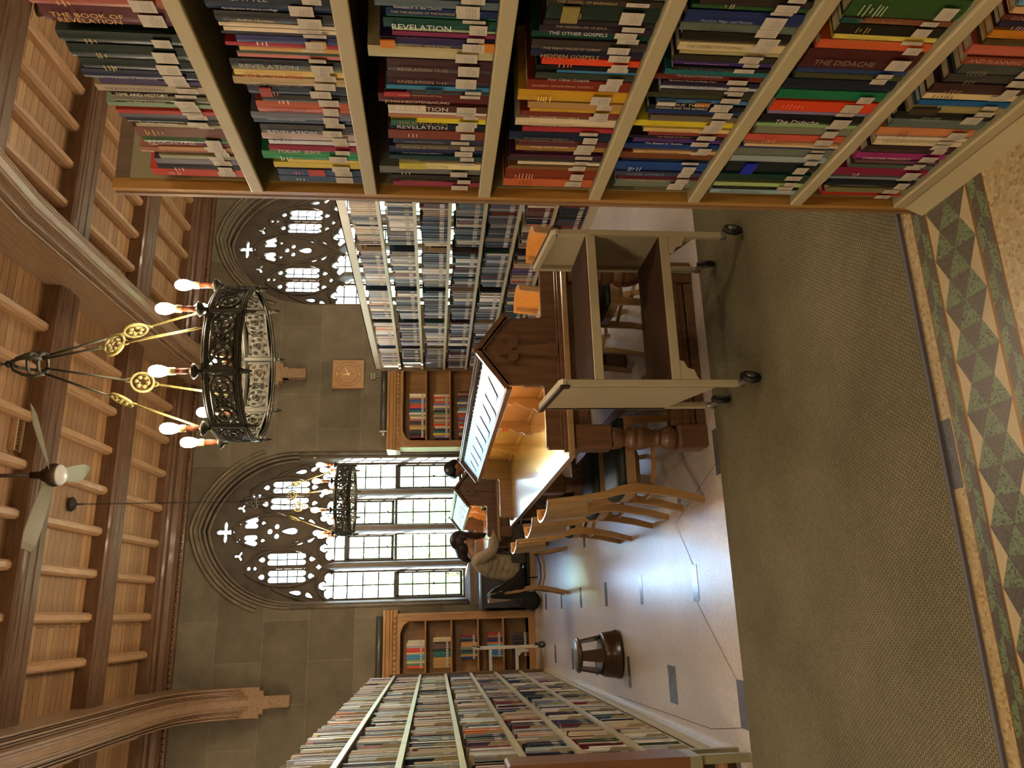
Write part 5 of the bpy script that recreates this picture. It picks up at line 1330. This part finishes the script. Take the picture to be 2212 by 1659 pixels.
def soft(name,pts_r,m,parent=None,loc=None,lab=None,cat=None):
    q=MB(); 
    for (c,r,sx,sy,sz) in pts_r: q.ball(c,r,14,sx=sx,sy=sy,sz=sz)
    o=q.build(name,m,parent); 
    if loc: o.location=loc
    md=o.modifiers.new('r','REMESH'); md.mode='VOXEL'; md.voxel_size=.018; md.use_smooth_shade=True
    if lab: tag(o,lab,cat)
    return o
bagm=M['black']
b=soft('backpack',[((0,0,.12),.12,1.1,.7,1),((0,0,.21),.09,1.1,.7,.9),((0,-.07,.09),.07,1.1,.6,1)],bagm,None,(.16,10.9,0.012),'black backpack on the floor in front of the low cabinet by the window','bag')
MB().tube([(-.03,0,.28),(-.03,0,.32),(.03,0,.32),(.03,0,.28)],.008,6).build('carry_loop',bagm,b)
jq=MB().prism([(-.075,-.005),(-.085,.20),(-.075,.385),(-.02,.40),(.03,.34),(.09,.22),(.15,.12),(.24,.03),(.25,0.0)],-.205,.205,'y')
for k_ in range(7): jq.tube([(-.06+.01*k_,-.21,.38-.03*k_),(.02+.02*k_,-.215,.2-.02*k_),(.06+.025*k_,-.21,.02)],.014,6)
jk=fix(jq.build('jacket',M['black'])); jk.location=(.235,8.76,.483); md=jk.modifiers.new('r','REMESH'); md.mode='VOXEL'; md.voxel_size=.012; md.use_smooth_shade=True; md=jk.modifiers.new('s','SMOOTH'); md.iterations=8
tag(jk,'black jacket hung over the backrest of the chair the woman sits on','jacket')
MB().bbox((-.01,-.226,.26),(.0,-.222,.29),.001).build('cloth_tab',M['ink'],jk)
MB().bar([(.135,-.215,-.01),(.135,-.222,-.06),(.135,-.222,-.135)],.014,.006,(1,0,0)).build('strap',M['black'],jk)
u=MB().bbox((.80,8.95,.771),(.98,9.2,.785),.003).build('notebook',M['paperw']); tag(u,'white notebook under the woman\'s forearm on the far table','notebook')
# ---- wooden cabinet end at the lower left of the picture
u=empty('index_cabinet',(-.655,3.765,0),0,'brown wooden index cabinet end beside the left shelving, cut by the picture edge','cabinet')
fix(MB().prism([(0,.30),(0,1.13),(-.012,1.14),(-.62,1.14),(-.62,.30)],0,.215,'y').build('body',wood('cabinet walnut','7c5434','684428','z',.45,0),u))
MB().bbox((-.60,.0,.24),(-.0,.21,.30),.004).bbox((-.04,.02,.0),(.0,.06,.24),.003).bbox((-.04,.17,.0),(.0,.21,.24),.003).bbox((-.6,.02,.0),(-.56,.06,.24),.003).build('steel_base',M['steelg'],u)
MB().bbox((-.55,.065,.10),(-.045,.165,.13),.004).build('lower_shelf',M['honeyx'],u)
# ================================================================ PEOPLE
def skin_mesh(verts,edges,rad,sub=2):
    me=bpy.data.meshes.new('s'); me.from_pydata(verts,edges,[]); ob=bpy.data.objects.new('s',me); C.objects.link(ob)
    ob.modifiers.new('k','SKIN'); sm=ob.modifiers.new('u','SUBSURF'); sm.levels=sub; sm.render_levels=sub
    if not me.skin_vertices: 
        bpy.context.view_layer.objects.active=ob
    sv=me.skin_vertices[0].data
    for i,r in enumerate(rad): sv[i].radius=(r,r) if not isinstance(r,tuple) else r
    sv[0].use_root=True
    dg=bpy.context.evaluated_depsgraph_get(); dg.update(); m2=bpy.data.meshes.new_from_object(ob.evaluated_get(dg)); C.objects.unlink(ob); bpy.data.objects.remove(ob)
    return m2
def chain(V,E,Rd,start,pts):
    prev=start
    for p,r in pts: V.append(p); Rd.append(r); E.append((prev,len(V)-1)); prev=len(V)-1
    return prev
def join_remesh(name,parts,m,vox,parent=None,smooth=True):
    bm=bmesh.new()
    for me in parts: bm.from_mesh(me)
    out=bpy.data.meshes.new(name); bm.to_mesh(out); bm.free(); out.materials.clear(); out.materials.append(m)
    for p in out.polygons: p.material_index=0; p.use_smooth=True
    o=bpy.data.objects.new(name,out); C.objects.link(o)
    if vox: md=o.modifiers.new('r','REMESH'); md.mode='VOXEL'; md.voxel_size=vox; md.use_smooth_shade=True; s=o.modifiers.new('s','SMOOTH'); s.iterations=3
    if parent: o.parent=parent
    return o
def person(loc,rz,label,skin,female,top,bottom,hairm):
    # local: x forward, origin under the hips on the floor
    V=[(0,0,.54)];E=[];Rd=[(.09,.08)]
    chest=chain(V,E,Rd,0,[((.02,0,.68),(.12,.10)),((.055,0,.84),(.125,.10)),((.10,0,.96),(.12,.09))])
    neck=chain(V,E,Rd,chest,[((.155,0,1.035),.05),((.215,0,1.075),.045),((.27,0,1.10),.05)])
    HN=[]
    for s in (-1,1):
        h=chain(V,E,Rd,chest,[((.10,s*.13,.975),.06),((.15,s*.185,.90),.048),((.20,s*.21,.815),.040),((.29,s*.17,.80),.034),((.37,s*.10,.805),.024)])
        # palm and five fingers
        pl=chain(V,E,Rd,h,[((.41,s*.075,.81),.024)])
        for q,(dy,ln) in enumerate(((-.024,.058),(-.008,.068),(.008,.064),(.022,.050))):
            chain(V,E,Rd,pl,[((.432,s*.07+dy,.815),.0095),((.432+ln*.5,s*.065+dy*1.1,.820),.0085),((.432+ln*.8,s*.06+dy*1.1,.802),.0075)])
        chain(V,E,Rd,h,[((.385,s*.055,.822),.011),((.41,s*.04,.835),.009)])
        k=chain(V,E,Rd,0,[((.10,s*.09,.53),.06),((.28,s*.11,.535),.06),((.43,s*.12,.53),.058),((.45,s*.12,.40),.05),((.42,s*.12,.22),.045),((.40,s*.12,.09),.032),((.43,s*.12,.045),.034),((.52,s*.125,.03),.028)])
    body=skin_mesh(V,E,Rd)
    hc=Vector((.32,0,1.135)); T=Matrix.Translation(hc)@Matrix.Rotation(R(38),4,'Y')
    hd=MB().ball((0,0,.02),.092,16,M=T,sx=1.0,sy=.83,sz=1.15).ball((.028,0,-.045),.062,14,M=T,sx=.95,sy=.85,sz=1.1).ball((.02,0,-.02),.07,14,M=T,sy=.85)
    hd.tube([(.083,0,.01),(.102,0,-.018),(.106,0,-.03),(.088,0,-.036)],[.008,.011,.013,.009],8,M=T)
    for s in (-1,1): hd.ball((-.008,s*.078,-.01),.024,10,M=T,sx=.7,sy=.35,sz=1.15)
    hd.ball((.078,0,-.062),.014,8,M=T,sy=1.6,sz=.5)
    hm=hd.mesh('h',[skin])
    b=join_remesh('person',[body,hm],skin,.0065); b['n']=1; del b['n']; b.location=loc; b.rotation_euler=(0,0,rz); tag(b,label,'person')
    for s in (-1,1): MB().ball((.083,s*.032,.012),.0085,8,M=T).build('eye',M['blackm'],b)
    # hair
    if female:
        h=MB().ball((-.028,0,.045),.108,18,M=T,sx=1.04,sy=.88,sz=1.08).ball((-.075,0,-.02),.078,14,M=T,sx=.9,sy=1.05,sz=1.2)
        for s in (-1,1):
            for q in range(6):
                x0=.075-.010*q; yy=s*(.050+.008*q)
                h.tube([(x0-.02,yy,.07),(x0+.012,yy*1.15,.02),(x0+.055,yy*1.1,-.045),(x0+.10,yy,-.10),(x0+.145,yy*.95,-.155)],[.016,.017,.017,.014,.005],7,M=T)
        h.tube([(-.10,0,.0),(-.135,0,-.06),(-.145,.01,-.13),(-.135,.02,-.19)],[.05,.055,.045,.012],8,M=T,flat=(1.5,1))
    else:
        h=MB().ball((-.026,0,.052),.100,18,M=T,sx=1.03,sy=.89,sz=.98).ball((-.060,0,.0),.066,14,M=T,sx=.85,sy=1.1,sz=1.1)
        for k in range(26):
            rq=random.Random(k); y=rq.uniform(-.07,.07); h.tube([(.03,y,.125),(.075,y*1.05,.095),(.092,y*1.1,.058)],[.014,.012,.004],5,M=T)
    hm2=h.mesh('hair',[hairm]); join_remesh('hair',[hm2],hairm,.0075,b)
    # top
    V=[(0.0,0,.50)];E=[];Rd=[(.185,.17)]
    c=chain(V,E,Rd,0,[((.0,0,.58),(.178,.165)),((.015,0,.72),(.16,.135)),((.05,0,.86),(.155,.125)),((.095,0,.965),(.14,.105))]); chain(V,E,Rd,c,[((.15,0,1.02),.072)])
    for s in (-1,1):
        chain(V,E,Rd,c,[((.10,s*.14,.985),.076),((.15,s*.198,.90),.066),((.205,s*.222,.815),.062),((.29,s*.178,.805),.055),((.365,s*.108,.81),.042)])
    tm=skin_mesh(V,E,Rd); folds=MB()
    for s in (-1,1):
        for q in range(5):
            z=.60+.065*q; folds.tube([(-.13+.01*q,s*.06,z+.05),(-.02+.01*q,s*.15,z),(.10,s*.12,z-.03)],[.006,.016,.006],6)
    tp=join_remesh('sweater' if female else 'shirt',[tm,folds.mesh('f',[top])],top,.010,b)
    # legs clothing
    V=[(0,0,.515)];E=[];Rd=[(.165,.13)]
    for s in (-1,1):
        chain(V,E,Rd,0,[((.10,s*.085,.525),.098),((.28,s*.105,.54),.086),((.44,s*.115,.535),.074)]+([((.455,s*.12,.46),.066)] if female else [((.46,s*.12,.38),.06),((.43,s*.12,.20),.056),((.41,s*.12,.10),.05)]))
    join_remesh('skirt' if female else 'trousers',[skin_mesh(V,E,Rd)],bottom,.010,b)
    for s in (-1,1):
        MB().ball((.455,s*.122,.035),.045,12,sx=1.9,sy=.85,sz=.8).build('shoe',M['blackm'],b)
    return b
person((.475,8.76,0),0,'woman with long dark hair and pale sweater bent over her reading at the far table',M['skin'],True,M['sweater'],M['skirt'],M['hair'])
pm_=person((2.13,9.65,0),PI,'man with short black hair looking down, his head showing above the near carrel',M['skin2'],False,M['navy'],M['navy'],M['hairb']); pm_.scale=(1.05,1.05,1.05)
MB().tube([(.79,8.70,.835),(.83,8.685,.96)],.0035,6).build('pencil',M['paperw']) 
o=bpy.data.objects['pencil']; tag(o,'pale pencil held in the hand of the woman reading','pencil')
dg=bpy.context.evaluated_depsgraph_get(); dg.update(); _n=[]
for o in TXT:
    me=bpy.data.meshes.new_from_object(o.evaluated_get(dg)); me.name=o.name; q=bpy.data.objects.new(o.name+'_',me); C.objects.link(q); q.parent=o.parent; q.location=o.location; q.rotation_euler=o.rotation_euler; q.scale=o.scale; _n.append((q,o.name))
for o in TXT: bpy.data.objects.remove(o)
for q,n in _n: q.name=n
# ================================================================ LIGHT AND CAMERA
def dome(x,y,z,lb,en=9):  # unseen lamps on stems, added to light the near aisle and shelves
    m=MB().lathe([(.19,0),(.19,-.03),(.17,-.03),(.15,-.07),(.09,-.10),(.01,-.11)],24,(0,0,0),0)
    o=m.build('fill_lamp',[mat('fill lamp glow %g'%en,'ffecd0',.4,emit=en,ecol='ffe4c0')]); o.location=(x,y,z); return tag(o,lb,'lamp','added fill lamps over the near aisle')
for x,y,z,lb in ((-1.9,.9,3.3,'added unseen fill lamp over the near aisle, left of the camera'),(-4.2,.6,3.3,'added unseen fill lamp over the near aisle, left end'),(.6,-1.6,3.3,'added unseen fill lamp behind the camera'),(3.8,.4,3.3,'added unseen fill lamp behind the foreground shelving')):
    o=dome(x,y,z,lb,FILL); MB().tube([(0,0,0),(0,0,4.6-z)],.012,8).build('stem',M['fanm'],o)
w=bpy.data.worlds.new('World'); SC.world=w; w.use_nodes=True; N=w.node_tree.nodes; L=w.node_tree.links; bg=N['Background']
sky=N.new('ShaderNodeTexSky'); sky.sky_type='NISHITA'; sky.sun_disc=False; sky.sun_elevation=R(42); sky.sun_rotation=R(230); sky.air_density=1; sky.dust_density=2.5
L.new(sky.outputs[0],bg.inputs['Color']); bg.inputs['Strength'].default_value=SKY
sl=bpy.data.lights.new('sun','SUN'); sl.energy=SUN; sl.angle=R(.6); sl.color=(1,.95,.88); so=bpy.data.objects.new('sun',sl); C.objects.link(so)
d=Vector((.80,-.52,-.55)); so.rotation_euler=d.to_track_quat('-Z','Y').to_euler()
for x in WS:
    pl=bpy.data.lights.new('window_portal','AREA'); pl.shape='RECTANGLE'; pl.size=2.4; pl.size_y=4.0; pl.cycles.is_portal=True
    po=bpy.data.objects.new('window_portal',pl); C.objects.link(po); po.location=(x,YW+.66,3.0); po.rotation_euler=(R(-90),0,0)
cam=bpy.data.cameras.new('camera'); co=bpy.data.objects.new('camera',cam); C.objects.link(co); SC.camera=co
cam.sensor_fit='HORIZONTAL'; cam.sensor_width=36; cam.lens=1650/2212*36; cam.clip_start=.05; cam.clip_end=200
PIT,YAW=R(5.8),R(16.8)
fw=Vector((math.sin(YAW)*math.cos(PIT),math.cos(YAW)*math.cos(PIT),-math.sin(PIT))); rt=Vector((math.cos(YAW),-math.sin(YAW),0)); upv=rt.cross(fw)
Xc=-upv; Yc=rt; Zc=-fw
co.matrix_world=Matrix(((Xc.x,Yc.x,Zc.x,0),(Xc.y,Yc.y,Zc.y,0),(Xc.z,Yc.z,Zc.z,1.47),(0,0,0,1)))
SC.view_settings.view_transform='Standard'; SC.view_settings.look='None'; SC.view_settings.gamma=1; SC.view_settings.exposure=EXPO; SC.view_settings.use_curve_mapping=False
SC.cycles.use_denoising=True; SC.cycles.max_bounces=7; SC.cycles.diffuse_bounces=3; SC.cycles.use_adaptive_sampling=True; SC.cycles.adaptive_threshold=.022; SC.cycles.adaptive_min_samples=24; SC.cycles.caustics_reflective=False; SC.cycles.caustics_refractive=False; SC.cycles.glossy_bounces=3; SC.cycles.transparent_max_bounces=8; SC.cycles.sample_clamp_indirect=4; SC.cycles.use_light_tree=True
